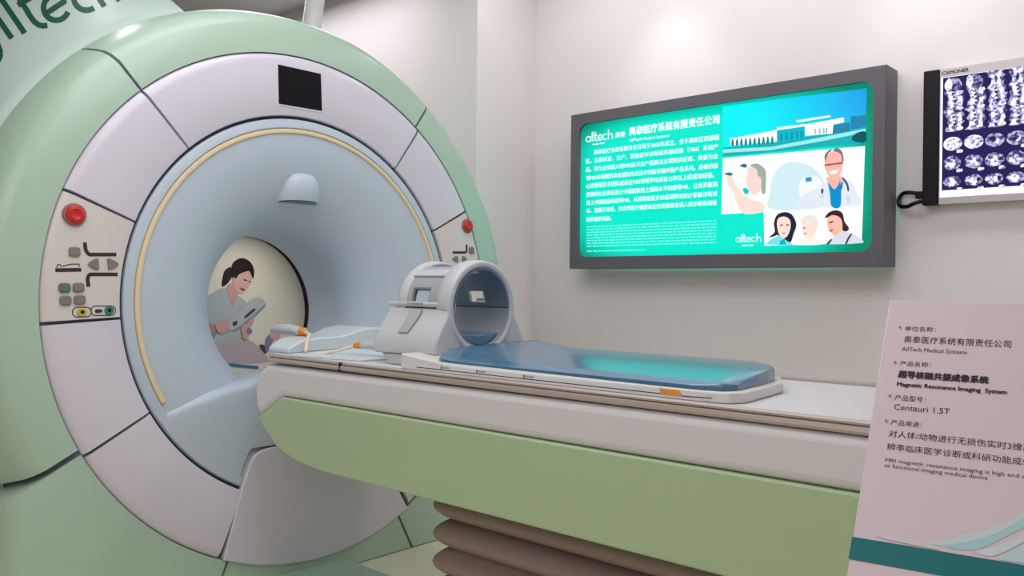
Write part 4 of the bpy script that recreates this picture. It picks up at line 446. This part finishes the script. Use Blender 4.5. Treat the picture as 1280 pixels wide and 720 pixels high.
padm = mat('blue_vinyl', (62, 112, 146), .27, .6, var=.03, vscale=6, coat=.6)
po_ = [(1.035, -.268), (1.885, -.268), (1.945, -.256), (1.962, -.215), (1.938, .02), (1.885, .13), (1.79, .235), (1.735, .262), (.955, .262), (.955, -.12), (.985, -.20)]
def yspan(x):                                               # outline of the mattress at x
    c = []
    for (xa, ya), (xb, yb) in zip(po_, po_[1:] + po_[:1]):
        if (xa-x)*(xb-x) <= 0 and xa != xb: c.append(ya + (yb-ya)*(x-xa)/(xb-xa))
    return min(c), max(c)
rings = []
xs = [.9565 + .0232*i for i in range(40)] + [1.875, 1.895, 1.915, 1.93, 1.945, 1.955, 1.9615]
for i, x in enumerate(xs):
    y0, y1 = yspan(x); e = min(1, .72 + (1.9625-x)/.02*.28, .6 + (x-.955)/.02*.4); rg = []
    top = lambda y: -.1245 + .030*y*(1 if y < 0 else .35) + .009*(1-(y/.27)**2) + .0012 + bow(x) + (.010*bow(x)/.012*max(0, y/.27))
    for j in range(25):
        y = y0 + (y1-y0)*j/24; d = max(0, min(y-y0, y1-y))/.008; ed = .006*(1-math.sqrt(1-(1-min(1, d))**2))
        rg.append(W(x, y, -.1455 + bow(x)*.8 + max(.002, (top(y) + .1455 - bow(x)*.8 - ed))*e))
    rg += [W(x, y1, -.1455 + bow(x)*.8), W(x, (y0+y1)/2, -.1455 + bow(x)*.8), W(x, y0, -.1455 + bow(x)*.8)]
    rings.append(rg)
loft('mattress', rings, padm, cb, angle=50)
strokes('tray_seam', [[(.95, -.163), (1.87, -.163), (1.93, -.161)]], .002, lambda u, v, w_: W(u, w_, v), -.2758, gapm, cb)
for x in (1.055, 1.20, 1.375):
    box('scale_mark', x, x+.0025, -.2765, -.2748, -.164, -.152, mat('mark_blue', (70, 110, 125), .5, .3, var=.02), cb)
    box('scale_print', x+.004, x+.035, -.2762, -.2748, -.158, -.154, mat('mark_print', (140, 165, 170), .5, .3, var=.02), cb)
orange = mat('orange_plastic', (232, 142, 40), .4, .4, var=.04)
fo = lambda u, v, w_: W(u, -.2762+w_, v)
flat('orange_print', [[(1.80+.014*i, -.164), (1.812+.014*i, -.164), (1.806+.014*i, -.151), (1.794+.014*i, -.151)] for i in range(4)], fo, -.0004, orange, cb, False)

# ------------------------------------------------------------------ head coil
hc = thing('head_coil', 'grey white head coil with a round opening on the cradle board', 'head coil', W(.82, 0, -.14))
coilw = mat('coil_plastic', (192, 196, 200), .38, .45, var=.012); coils = mat('coil_side', (186, 188, 186), .4, .4, var=.012)
linm = mat('coil_liner', (104, 122, 138), .45, .4, var=.02)
CY, CZ, XF, XR = .004, .012, .95, .70
# upper shell: arch with windows
def arch(name, r0, r1, cells, a_list, x_list, m, par, **k):
    vs, fs = [], []
    def P4(i, j): 
        a, x = a_list[i], x_list[j]; c, s = math.cos(R(a)), math.sin(R(a))
        return W(x, CY + r1*c, CZ + r1*s), W(x, CY + r0*c, CZ + r0*s)
    na, nx = len(a_list), len(x_list)
    for i in range(na):
        for j in range(nx):
            o_, i_ = P4(i, j); vs += [o_, i_]
    idx = lambda i, j, q: (i*nx+j)*2+q
    on = lambda i, j: 0 <= i < na-1 and 0 <= j < nx-1 and not cells(i, j)
    for i in range(na-1):
        for j in range(nx-1):
            if not on(i, j): continue
            for q in (0, 1): fs.append((idx(i, j, q), idx(i+1, j, q), idx(i+1, j+1, q), idx(i, j+1, q)))
            for di, dj, e in ((-1, 0, ((i, j), (i, j+1))), (1, 0, ((i+1, j), (i+1, j+1))), (0, -1, ((i, j), (i+1, j))), (0, 1, ((i, j+1), (i+1, j+1)))):
                if not on(i+di, j+dj):
                    (a, b), (c_, d) = e; fs.append((idx(a, b, 0), idx(c_, d, 0), idx(c_, d, 1), idx(a, b, 1)))
    return obj(name, vs, fs, m, par, **k)
al = [0, 3, 6, 12, 18, 25, 32, 38, 42, 48, 54, 60, 66, 72, 78, 84, 90]; al = al + [180-a for a in al[-2::-1]]
xl = [XR, XR+.022, XR+.038, XR+.062, XR+.09, XR+.115, XR+.145, XR+.17, XF-.06, XF-.02, XF]
def win(i, j):
    a = (al[i]+al[i+1])/2; x = (xl[j]+xl[j+1])/2
    if XR+.062 < x < XF-.06 and (66 < a < 114): return True
    if XR+.062 < x < XR+.145 and (6 < a < 25 or 155 < a < 174): return True
    return False
us = arch('upper_shell', .128, .1445, win, al, xl, mat('coil_recess', (160, 166, 170), .45, .4, var=.012), hc, bevel=.0035, seg=2, angle=50)
arch('inner_liner', .122, .127, win, al, xl, linm, hc, angle=50)
# raised bands between the windows: one beside the top window, one low rail on each side
def nband(i, j):
    a = (al[i]+al[i+1])/2; x = (xl[j]+xl[j+1])/2
    return not (XR+.03 < x < XF-.056 and (42 < a < 54 or 126 < a < 138 or a < 3 or a > 177))
arch('shell_band', .1435, .1512, nband, al, xl, coilw, hc, bevel=.002, seg=2, angle=50)
for a0_, a1_ in ((-2.5, .3), (179.7, 182.5)): lathe('split_gasket', [(XR, .1235), (XF-.003, .1235), (XF-.003, .1465), (XR, .1465)], a0_, a1_, 2, mat('gasket_dark', (70, 78, 86), .6, .3, var=.02), hc, f=lambda x, y, z: W(x, y+CY, z+CZ), closed_prof=True, caps=True)
# raised front hoop
lathe('front_hoop', [(XF-.062, .144), (XF-.056, .1515), (XF-.012, .1525), (XF, .150), (XF+.004, .145), (XF+.003, .133), (XF-.002, .128), (XF-.012, .1265)], -2, 182, 48, coilw, hc, f=lambda x, y, z: W(x, y+CY, z+CZ), angle=60)
lathe('rear_hoop', [(XR+.044, .144), (XR+.038, .1512), (XR+.012, .1505), (XR, .146), (XR-.004, .138), (XR, .128)], -2, 182, 48, coilw, hc, f=lambda x, y, z: W(x, y+CY, z+CZ), angle=60)
for s in (-1, 1):                                            # side rails of the upper half
    box('side_ledge', XR-.040, XF-.05, CY+s*.143-.012, CY+s*.143+.012, CZ+.001, CZ+.0155, coilw, hc, bevel=.005)
    prism('latch', rrect(.765, .835, -.010, -.002, .003), CY+s*.150, CY+s*.160, lambda u, v, w_: W(u, w_, CZ+.02+v), coilw, hc, bevel=.003)
# lower shell: trapezoid block with a round channel
def lower_ring(x, hw0, hw1, zb, n=32):
    out, inn = [], []
    poly = [(hw0, .0), (hw0+.006, -.02), (hw1, -.098), (hw1+.004, -.112), (hw1+.004, zb), (-hw1-.004, zb), (-hw1-.004, -.112), (-hw1, -.098), (-hw0-.006, -.02), (-hw0, .0)]
    for i in range(n+1):
        a = R(-180*i/n); d = (math.cos(a), math.sin(a)); best = None
        for (ya, za), (yb, zb_) in zip(poly, poly[1:]):
            ex, ez = yb-ya, zb_-za; den = d[0]*ez - d[1]*ex
            if abs(den) < 1e-9: continue
            t = (ya*ez - za*ex)/den; s = (ya*d[1] - za*d[0])/den
            if t > 0 and -1e-6 <= s <= 1.000001: best = t if best is None else min(best, t)
        best = best or hw0
        out.append(W(x, CY+best*d[0], CZ-.004+best*d[1])); inn.append(W(x, CY+.127*d[0], CZ-.004+.127*d[1]))
    return out + inn[::-1]
lw = loft('lower_shell', [lower_ring(XR-.03, .158, .218, -.146), lower_ring(XR-.012, .154, .213, -.146), lower_ring(XF-.012, .150, .206, -.146), lower_ring(XF, .146, .200, -.146)], coilw, hc, bevel=.006, seg=3)
lathe('lower_liner', [(XR, .121), (XF-.004, .121), (XF, .1275), (XR, .1275)], 180, 360, 40, mat('liner_grey', (140, 148, 156), .45, .4, var=.02), hc, f=lambda x, y, z: W(x, y+CY, z+CZ-.004), closed_prof=True, caps=True)
lathe('front_lip', [(XF-.012, .1255), (XF-.002, .128), (XF+.003, .133), (XF+.004, .145), (XF, .150), (XF-.012, .1515)], 178, 362, 48, coilw, hc, f=lambda x, y, z: W(x, y+CY, z+CZ-.003), angle=60)
cu = [(CY + .119*math.cos(R(a)), CZ-.004 + .119*math.sin(R(a))) for a in range(222, 319, 6)]
prism('head_cushion', cu + [(CY+.05, CZ-.085), (CY, CZ-.089), (CY-.05, CZ-.085)], XR+.01, XF-.012, fx, padm, hc, bevel=.006)
for s in (-1, 1):                                            # recessed grip on each flank, feet
    pts = [(.775, -.008), (.835, -.008), (.832, -.03), (.815, -.08), (.768, -.08), (.778, -.03)]
    yy = lambda z: CY + s*(.159 + (-.02-z)/.078*.052 if z < -.02 else .158)
    prism('grip_recess', pts, 0, .004, lambda u, v, w_: W(u, yy(v) + s*(w_-.001), CZ+v), mat('grip_grey', (172, 177, 180), .5, .35, var=.02), hc)
    prism('foot', [(.70, -.138), (.856, -.138), (.856, -.150), (.80, -.171), (.735, -.171), (.72, -.150)], CY+s*.212, CY+s*.150, lambda u, v, w_: W(u, w_, v), coils, hc, bevel=.004)
# small plate seen through the far window
box('window_plate', .80, .86, .1285, .1320, CZ+.018, CZ+.027, coilw, hc)
# plug arm at the rear
ar = tube('plug_arm', [W(.70, -.10, -.128), W(.60, -.10, -.130), W(.46, -.10, -.133)], [.020, .017, .011], coilw, hc, n=14)
tube('strain_relief', [W(.46, -.10, -.133), W(.435, -.10, -.134), W(.418, -.102, -.136)], [.012, .012, .007], orange, ar, n=14, label='orange strain relief on the coil plug')
cabm = mat('cable_cream', (226, 212, 190), .5, .3, var=.03)
tube('cable', [tuple(v) for v in spline([W(.425, -.101, -.135), W(.40, -.125, -.146), W(.37, -.16, -.158), W(.335, -.20, -.167)], 5)], .0055, cabm, ar, n=8)

# ------------------------------------------------------------------ connector dock at the bore mouth
dk = thing('connector_dock', 'white connector block on the table at the bore mouth', 'connector block', W(.1, 0, -.172))
dw = mat('dock_white', (206, 214, 218), .3, .5, var=.01)
yp = [-.27, -.20, -.12, -.04, .04, .11, .20, .26]; zp = [-.148, -.124, -.117, -.116, -.113, -.098, -.092, -.094]
pr = [(y, z) for y, z in zip(yp, zp)]
dpoly = [(-.27, -.166)] + [(v.x, v.y) for v in spline([(y, z, 0) for y, z in pr], 4)] + [(.26, -.166)]
loft('dock_body', [[W(.135 - .26*(y+.27)/.5, y, z) for y, z in dpoly], [W(.262 - .12*(y+.27)/.5, y, z) for y, z in dpoly]], dw, dk, bevel=.006)
prism('dock_plate', [(.20, -.285), (.30, -.28), (.62, -.22), (.64, .20), (.17, .27), (-.10, .27)], -.1722, -.166, W, dw, dk, bevel=.002)
rg = []
for i in range(9):
    s = i/8; x = -.085 + .175*s; k_ = .75 + .25*math.sin(math.pi*min(1, s*1.2)**.8)
    rg.append([W(x, -.10 + .036*k_*math.cos(t), -.101 + .006*math.sin(s*3) + .021*k_*math.sin(t)) for t in [2*math.pi*j/18 for j in range(18)]])
pl = thing('coil_plug', 'white cable plug with orange end lying on the connector block', 'plug', W(0, -.10, -.12))
pb = loft('plug_body', rg, coilw, pl, bevel=.004, angle=60)
tube('strain_relief', [W(.086, -.10, -.100), W(.106, -.10, -.101), W(.119, -.102, -.104)], [.017, .017, .009], orange, pl, n=16, label='orange strain relief')
tube('cable', [tuple(v) for v in spline([W(.112, -.101, -.102), W(.19, -.135, -.106), W(.25, -.185, -.126), W(.287, -.215, -.160)], 5)], .0065, cabm, pl, n=8)

# ------------------------------------------------------------------ lightbox sign on the back wall
lb = thing('lightbox_sign', 'large grey framed teal lightbox of pictures and text on the wall', 'lightbox', W(.82, 1.8, .17))
lbf = lambda u, v, w_: W(u, w_, v)
frm = mat('frame_grey', (98, 96, 104), .45, .4, var=.02)
X0, X1, Z0, Z1 = 0.002, 1.648, .181, 1.012
sx = DATA['screen']; a0 = rrect(.056, 1.597, .243, .955, .05, 8)
ol = []
for (x, z) in a0:                                            # project the opening's outline out to the outer frame
    cx, cz = (X0+X1)/2, (Z0+Z1)/2; k_ = min((X1-cx)/max(abs(x-cx), 1e-6), (Z1-cz)/max(abs(z-cz), 1e-6)); ol.append((cx+(x-cx)*k_, cz+(z-cz)*k_))
def near(c): return min(range(len(ol)), key=lambda i: (ol[i][0]-c[0])**2 + (ol[i][1]-c[1])**2)
for c in ((X0, Z0), (X1, Z0), (X0, Z1), (X1, Z1)): ol[near(c)] = c
loft('frame', [[lbf(u, v, 1.79) for u, v in ol], [lbf(u, v, 1.655) for u, v in ol], [lbf(u, v, 1.65) for u, v in [((x-.825)*.997+.825, (z-.596)*.995+.596) for x, z in ol]], [lbf(u, v, 1.65) for u, v in a0], [lbf(u, v, 1.675) for u, v in a0]], frm, lb, caps=False, angle=30)
ES = 1.15
def rim_glow(name, c, half, c0, c1, es):                    # backlit sheet, lamp falloff painted into its emission: darker towards the border
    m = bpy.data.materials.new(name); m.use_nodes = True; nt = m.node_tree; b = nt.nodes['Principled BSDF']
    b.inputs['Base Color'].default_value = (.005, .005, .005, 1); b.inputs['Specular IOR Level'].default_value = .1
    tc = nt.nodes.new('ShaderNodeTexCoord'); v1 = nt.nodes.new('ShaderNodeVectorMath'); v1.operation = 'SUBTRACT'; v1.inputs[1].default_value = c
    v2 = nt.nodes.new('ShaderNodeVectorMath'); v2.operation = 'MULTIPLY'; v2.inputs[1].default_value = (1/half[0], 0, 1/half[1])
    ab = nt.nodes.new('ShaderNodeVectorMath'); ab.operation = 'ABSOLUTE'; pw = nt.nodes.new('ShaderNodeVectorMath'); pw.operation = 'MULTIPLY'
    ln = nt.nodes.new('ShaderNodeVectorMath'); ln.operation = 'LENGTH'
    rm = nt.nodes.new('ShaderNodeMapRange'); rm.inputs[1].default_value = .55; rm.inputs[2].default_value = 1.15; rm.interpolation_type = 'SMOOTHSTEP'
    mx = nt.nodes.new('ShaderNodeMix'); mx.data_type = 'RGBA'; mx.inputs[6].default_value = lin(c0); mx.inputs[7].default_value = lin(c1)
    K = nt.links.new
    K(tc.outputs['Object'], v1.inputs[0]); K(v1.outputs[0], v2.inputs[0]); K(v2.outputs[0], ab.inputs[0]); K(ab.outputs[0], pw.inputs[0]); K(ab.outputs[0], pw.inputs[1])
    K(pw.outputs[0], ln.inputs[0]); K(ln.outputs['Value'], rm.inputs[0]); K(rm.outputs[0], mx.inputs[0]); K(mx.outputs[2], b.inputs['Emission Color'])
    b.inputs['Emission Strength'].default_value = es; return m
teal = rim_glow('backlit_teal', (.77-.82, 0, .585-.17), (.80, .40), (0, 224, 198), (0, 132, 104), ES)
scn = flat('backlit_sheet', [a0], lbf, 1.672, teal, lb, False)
A = DATA['lb']
def art(name, keys, rgb, lay, smooth=True, es=ES): flat(name, [A[k] for k in keys], lbf, 1.671 - .0007*lay, glow('backlit_'+name, rgb, es), scn, smooth)
X = lambda k: [a for a in A[k]]
flat('picture_sky', [A['sky']], lbf, 1.6703, grad_glow('backlit_sky', (1.15-.82, 0, .72-.17), (1.6-.82, 0, .95-.17), (0, 232, 246), (30, 140, 222), ES), scn, False)
art('picture_ground', ['ground'], (20, 168, 176), 2, False); art('picture_road', ['road'], (150, 226, 226), 3, False)
art('picture_block', ['b1', 'b3', 'b2top', 'b3roof'], (240, 252, 252), 4, False); art('picture_glazing', ['b2'], (0, 178, 196), 3, False)
art('picture_wing', ['b4', 'b5'], (34, 128, 168), 3, False); art('picture_bush', ['bush'], (0, 84, 92), 4)
art('picture_trees', [k for k in A if k.startswith('tree')], (0, 128, 132), 5); art('picture_windows', [k for k in A if k.startswith('win')], (0, 140, 165), 5, False); art('picture_doors', [k for k in A if k.startswith('slit')], (40, 160, 170), 5, False)
art('picture_ground_white', ['white'], (250, 250, 252), 2, False)
art('picture_machine', ['mri'], (200, 226, 232), 3); art('picture_machine_hole', ['mrihole'], (232, 242, 244), 4); art('picture_machine_screen', ['mriscreen'], (34, 150, 196), 5, False)
art('picture_pale_arm', ['w1arm'], (250, 214, 202), 4); art('picture_pale_face', ['w1face'], (244, 206, 200), 4); art('picture_pale_hair', ['w1hair'], (150, 168, 156), 5); art('picture_gloves', ['w1dark', 'w1dark2'], (50, 110, 140), 5); art('picture_teal_flask', ['w1teal'], (0, 196, 190), 5)
art('picture_coat', ['dcoat'], (218, 224, 234), 5); art('picture_neck', ['dneck'], (240, 176, 160), 6); art('picture_face', ['dface'], (246, 178, 164), 7); art('picture_grey_hair', ['dhairL', 'dhairR'], (120, 116, 128), 8)
art('picture_lenses', ['dgl1', 'dgl2'], (232, 170, 160), 8); art('picture_glasses', ['dglass'], (160, 84, 96), 9); art('picture_smile', ['dsmile'], (255, 246, 240), 8); art('picture_blue_shirt', ['dshirt'], (0, 138, 200), 7); art('picture_stethoscope', ['dsteth', 'dsteth2', 'dpen'], (58, 84, 118), 8); art('picture_pocket', ['dpocket', 'dbadge'], (190, 216, 220), 8, False)
art('picture_black_hair', ['w2hair'], (26, 36, 60), 4); art('picture_womans_face', ['w2face'], (252, 214, 200), 5); art('picture_scrubs', ['w2scrub'], (120, 214, 228), 5); art('picture_collar', ['w2collar'], (0, 170, 196), 6, False); art('picture_eyes', ['w2eye', 'w2eye2', 'w4eye', 'w3eye'], (70, 50, 60), 7); art('picture_lips', ['w2lip', 'w3lip', 'w4lip'], (226, 90, 100), 7)
art('picture_white_hair', ['w3hair'], (222, 222, 212), 4); art('picture_old_face', ['w3face'], (253, 216, 208), 5); art('picture_pink_top', ['w3body'], (250, 232, 224), 4)
art('picture_dark_hair', ['w4hair'], (58, 32, 44), 5); art('picture_side_face', ['w4face'], (244, 182, 166), 6); art('picture_lab_coat', ['w4coat'], (208, 213, 224), 7); art('picture_strap', ['w4strap', 'w4strap2'], (60, 56, 70), 8)
wg = glow('backlit_white_lettering', (235, 255, 252), ES)
tx = DATA['lbtext']
texts('heading', [(t[0], t[1], t[2], t[3], t[4], .045) for t in tx[:1]], lbf, 1.6695, wg, scn)
texts('small_heading', [(t[0], t[1], t[2], t[3], t[4], .03) for t in tx[1:3]], lbf, 1.6695, wg, scn)
texts('text_line', [(t[0], t[1], t[2], t[3], t[4], .022) for t in tx[3:]], lbf, 1.6695, wg, scn)
for i, (xa, za, xb, zb_) in enumerate(DATA['logos']):
    ln, wd = logo_lines(xa, (za+zb_)/2, xb-xa); strokes('word_mark', ln, wd, lbf, 1.6694, wg, scn)
random.seed(4)
dl = []
for xa, z, xb in DATA['tiny']:                               # the rows of print too small to read
    x = xa
    while x < xb:
        L = random.uniform(.012, .04); dl.append([(x, z), (min(x+L, xb), z)]); x += L + .006
strokes('fine_print', dl, .0062, lbf, 1.6694, glow('backlit_fine_print', (120, 240, 226), ES), scn)
for xa, za, wd in [(q[0]+.25*(q[2]-q[0]), (q[1]+q[3])/2-.016, .45*(q[2]-q[0])) for q in DATA['logos']]: strokes('tag_line', [[(xa, za), (xa+wd*.55, za)], [(xa+wd*.62, za), (xa+wd, za)]], .006, lbf, 1.6694, wg, scn)

# ------------------------------------------------------------------ film viewer
fv = thing('film_viewer', 'film viewing lightbox with black end cap on the back wall', 'film viewer', W(2.25, 1.8, .43))
silver = mat('viewer_silver', (196, 190, 194), .35, .5, .3, var=.02)
VX1 = 2.72
def frame_rect(name, o, i, ya, yb, m, par):
    (a, b, c, d), (e, f_, g_, h_) = o, i
    O = [(a, c), (b, c), (b, d), (a, d)]; I = [(e, g_), (f_, g_), (f_, h_), (e, h_)]
    return loft(name, [[lbf(u, v, yb) for u, v in O], [lbf(u, v, ya) for u, v in O], [lbf(u, v, ya) for u, v in I], [lbf(u, v, yb) for u, v in I]], m, par, caps=False, angle=30)
frame_rect('viewer_frame', (1.825, VX1, .434, .980), (1.8285, VX1-.02, .461, .947), 1.752, 1.795, silver, fv)
box('end_cap', 1.764, 1.826, 1.745, 1.797, .432, .982, black, fv, bevel=.006)
vs_ = flat('viewer_screen', [[(1.8275, .4605), (VX1-.02, .4605), (VX1-.02, .9475), (1.8275, .9475)]], lbf, 1.757, glow('viewer_white', (250, 246, 255), 1.3), fv, False)
cam_t = DATA['viewer']['cam']
texts('maker_name', [('CAMONER', cam_t[0], .9567, cam_t[2]-cam_t[0], .014, .04)], lbf, 1.7512, dark, fv)
tube('power_cable', [tuple(v) for v in spline([W(1.768, 1.735, .448), W(1.74, 1.725, .440), W(1.71, 1.74, .430), W(1.672, 1.765, .437), W(1.662, 1.78, .465), W(1.675, 1.785, .488), W(1.70, 1.775, .492), W(1.74, 1.77, .485), W(1.768, 1.765, .478)], 6)], .0085, black, fv, n=10)
box('cable_plug', 1.735, 1.772, 1.75, 1.785, .462, .492, black, fv, bevel=.005)
fl = thing('mri_film', 'dark sheet of bright body scans clipped on the film viewer', 'film', W(2.2, 1.752, .49))
film = flat('film_sheet', [[(1.836, .489), (2.66, .489), (2.66, .945), (1.836, .945)]], lbf, 1.7555, glow('film_navy', (40, 34, 96), .8), fl, False)
def scan_mat(name, lo, hi, cut0, cut1, es, sc_=75):         # mottled tissue tones
    m = bpy.data.materials.new(name); m.use_nodes = True; nt = m.node_tree; b = nt.nodes['Principled BSDF']; b.inputs['Base Color'].default_value = (.01, .01, .01, 1); b.inputs['Specular IOR Level'].default_value = .1
    tc = nt.nodes.new('ShaderNodeTexCoord'); n = nt.nodes.new('ShaderNodeTexNoise'); n.inputs['Scale'].default_value = sc_; n.inputs['Detail'].default_value = 3
    rm = nt.nodes.new('ShaderNodeMapRange'); rm.inputs[1].default_value = cut0; rm.inputs[2].default_value = cut1
    mx = nt.nodes.new('ShaderNodeMix'); mx.data_type = 'RGBA'; mx.inputs[6].default_value = lin(lo); mx.inputs[7].default_value = lin(hi)
    K = nt.links.new; K(tc.outputs['Object'], n.inputs['Vector']); K(n.outputs['Fac'], rm.inputs[0]); K(rm.outputs[0], mx.inputs[0]); K(mx.outputs[2], b.inputs['Emission Color']); b.inputs['Emission Strength'].default_value = es
    return m
fw_ = scan_mat('film_white', (120, 112, 196), (252, 250, 255), .38, .52, 1.1); fg = scan_mat('film_grey', (60, 52, 124), (206, 202, 240), .40, .64, 1.0); fd = scan_mat('film_dark', (30, 22, 72), (150, 146, 210), .42, .72, .9)
random.seed(11)
rows = [r[0][1] for r in DATA['filmgrid']]
cols = [1.875, 1.952, 2.026, 2.10, 2.175, 2.25, 2.325, 2.40, 2.475, 2.55, 2.625]
rowz = [rows[0], (rows[0]+rows[2])/2+.010, rows[2]+.006, rows[3], rows[4], rows[5]]
def blob(cx, cz, rx, rz, n=11, j=.3): return [(cx + rx*(1-j*random.random())*math.cos(2*math.pi*i/n), cz + rz*(1-j*random.random())*math.sin(2*math.pi*i/n)) for i in range(n)]
def column(cx, z0, z1, w0, bend, n=7):                      # a tall tissue band
    L = [(cx + bend*math.sin(i/n*3.1) - w0*random.uniform(.7, 1.2), z0 + (z1-z0)*i/n) for i in range(n+1)]
    Q = [(cx + bend*math.sin(i/n*3.1) + w0*random.uniform(.7, 1.2), z0 + (z1-z0)*i/n) for i in range(n+1)]
    return L + Q[::-1]
def scan(B):                                                # one exposure on the film: bright, grey and dark tissue
    vs, fs, mi = [], [], []
    for k_, (polys, w_) in enumerate(((B[0], 1.7548), (B[1], 1.7551), (B[2], 1.7545))):
        for p in polys:
            q = [tuple(v) for v in spline([(a[0], a[1], 0) for a in p], 3, True)]
            fs.append(tuple(range(len(vs), len(vs)+len(q)))); mi.append(k_); vs += [lbf(a[0], a[1], w_) for a in q]
    o = obj('scan_image', vs, fs, fw_, film, fix=False, flat=True, ms=[fw_, fg, fd], merge=False)
    for p, k_ in zip(o.data.polygons, mi): p.material_index = k_
for ri, z in enumerate(rowz):
    for ci, x in enumerate(cols):
        B1, B2, B3 = [], [], []
        if ri == 0:
            if ci < 2: B2.append(blob(x, z, .034, .031, 14, .15)); B1.append(blob(x-.018, z+.004, .016, .03, 12, .3)); B3.append(blob(x+.010, z-.012, .018, .016))
            else: B2.append(column(x, z-.034, z+.034, .026, .004)); B1.append(column(x-.010, z-.033, z+.033, .009, .006)); B1.append(column(x+.014, z-.03, z+.03, .008, -.006)); B3.append(blob(x+.002, z, .006, .018))
        elif ri in (1, 2):
            B2.append(column(x+.002, z-.042, z+.042, .030, .006)); B1.append(column(x-.012, z-.041, z+.041, .011, .010)); B1.append(column(x+.018, z-.036, z+.03, .008, .008))
            for k_ in range(5): B3.append(blob(x+.003+.004*math.sin(k_), z-.030+.015*k_, .007, .005, 7))
        elif ri == 3:
            if ci % 4 < 2: B1.append(blob(x, z, .036, .028, 16, .05)); B2.append(blob(x+.004, z-.002, .016, .009, 9))
            else: B2.append(blob(x, z, .035, .028, 16, .06)); B3.append(blob(x-.006, z+.003, .017, .013)); B1.append(blob(x+.008, z-.004, .010, .012, 8))
        elif ri == 4:
            B2.append(blob(x, z, .035, .030, 14, .12)); B1.append(blob(x-.004, z-.004, .026, .020, 12, .35)); B3.append(blob(x-.014, z+.010, .012, .009, 10, .4)); B3.append(blob(x+.016, z+.004, .009, .010, 8))
        else:
            B2.append(blob(x, z, .035, .024, 14, .15)); B1.append(blob(x-.002, z-.002, .020, .018, 9, .4)); B3.append(blob(x+.018, z+.004, .009, .008, 8)); B1.append(blob(x-.024, z, .009, .008, 8))
        if random.random() < .8: B1.append([(x+.016, z-.038), (x+.036, z-.037), (x+.036, z-.027), (x+.018, z-.026)])
        scan((B1, B2, B3))

# ------------------------------------------------------------------ information sign in the foreground
SG = DATA['sign']; sp, sh, su = Vector(SG['P0']) + Vector((0, 0, FZ)), Vector(SG['h']).normalized(), Vector(SG['u']).normalized(); sn = sh.cross(su)
sgf = lambda u, v, w_: tuple(sp + sh*u + su*v + sn*w_)
si = thing('information_sign', 'leaning white information board with black text and teal band', 'information sign', tuple(Vector((sp + sh*.3 - su*.25).xy.to_3d())))
bm_ = mat('board_white', (206, 190, 195), .45, .35, var=.01)
bd = prism('board', [(0, 0), (.62, 0), (.62, -.47), (0.004, -.47)], -.022, 0, sgf, bm_, si, bevel=.0015, seg=2)
flat('teal_band', [[(.0022, -.3212), (.6185, -.318), (.6185, -.344), (.0024, -.346)]], sgf, .0004, mat('band_teal', (0, 104, 108), .5, .3, var=.02), bd, False)
for i, p in enumerate(DATA['swoosh']):
    flat('printed_swoosh', [p], sgf, .0003+.0001*i, mat('swoosh%d' % i, [(192, 204, 208), (160, 196, 200), (196, 206, 210), (182, 203, 207), (203, 197, 202)][i], .5, .3, var=.02), bd)
ink = mat('black_ink', (52, 40, 50), .6, .2, var=.02)
def sg_items(bold): return [(t[0], t[1], (t[2]+t[4])/2, t[3]-t[1], t[6]-t[2], (.06 if bold else 0)) for t in DATA['signtext'] if t[7] == bold]
texts('text_line', sg_items(0), sgf, .0005, ink, bd); texts('bold_line', sg_items(1), sgf, .0005, ink, bd)
flat('bullets', [disc(p[0], p[1], .0016, 10) for p in DATA['bullets']], sgf, .0012, mat('bullet_grey', (140, 120, 130), .6, .2, var=.02), bd, False)
ctr = sp + sh*.31 - su*.26 - sn*.03
pole = tube('post', [tuple(ctr), (ctr.x, ctr.y, .02)], .025, mat('post_metal', (150, 150, 154), .35, .5, .8, var=.02), si, n=16)
prism('foot_plate', disc(ctr.x, ctr.y, .19, 40), 0.001, .02, lambda u, v, w_: (u, v, w_), MATS['post_metal'], si, bevel=.004)
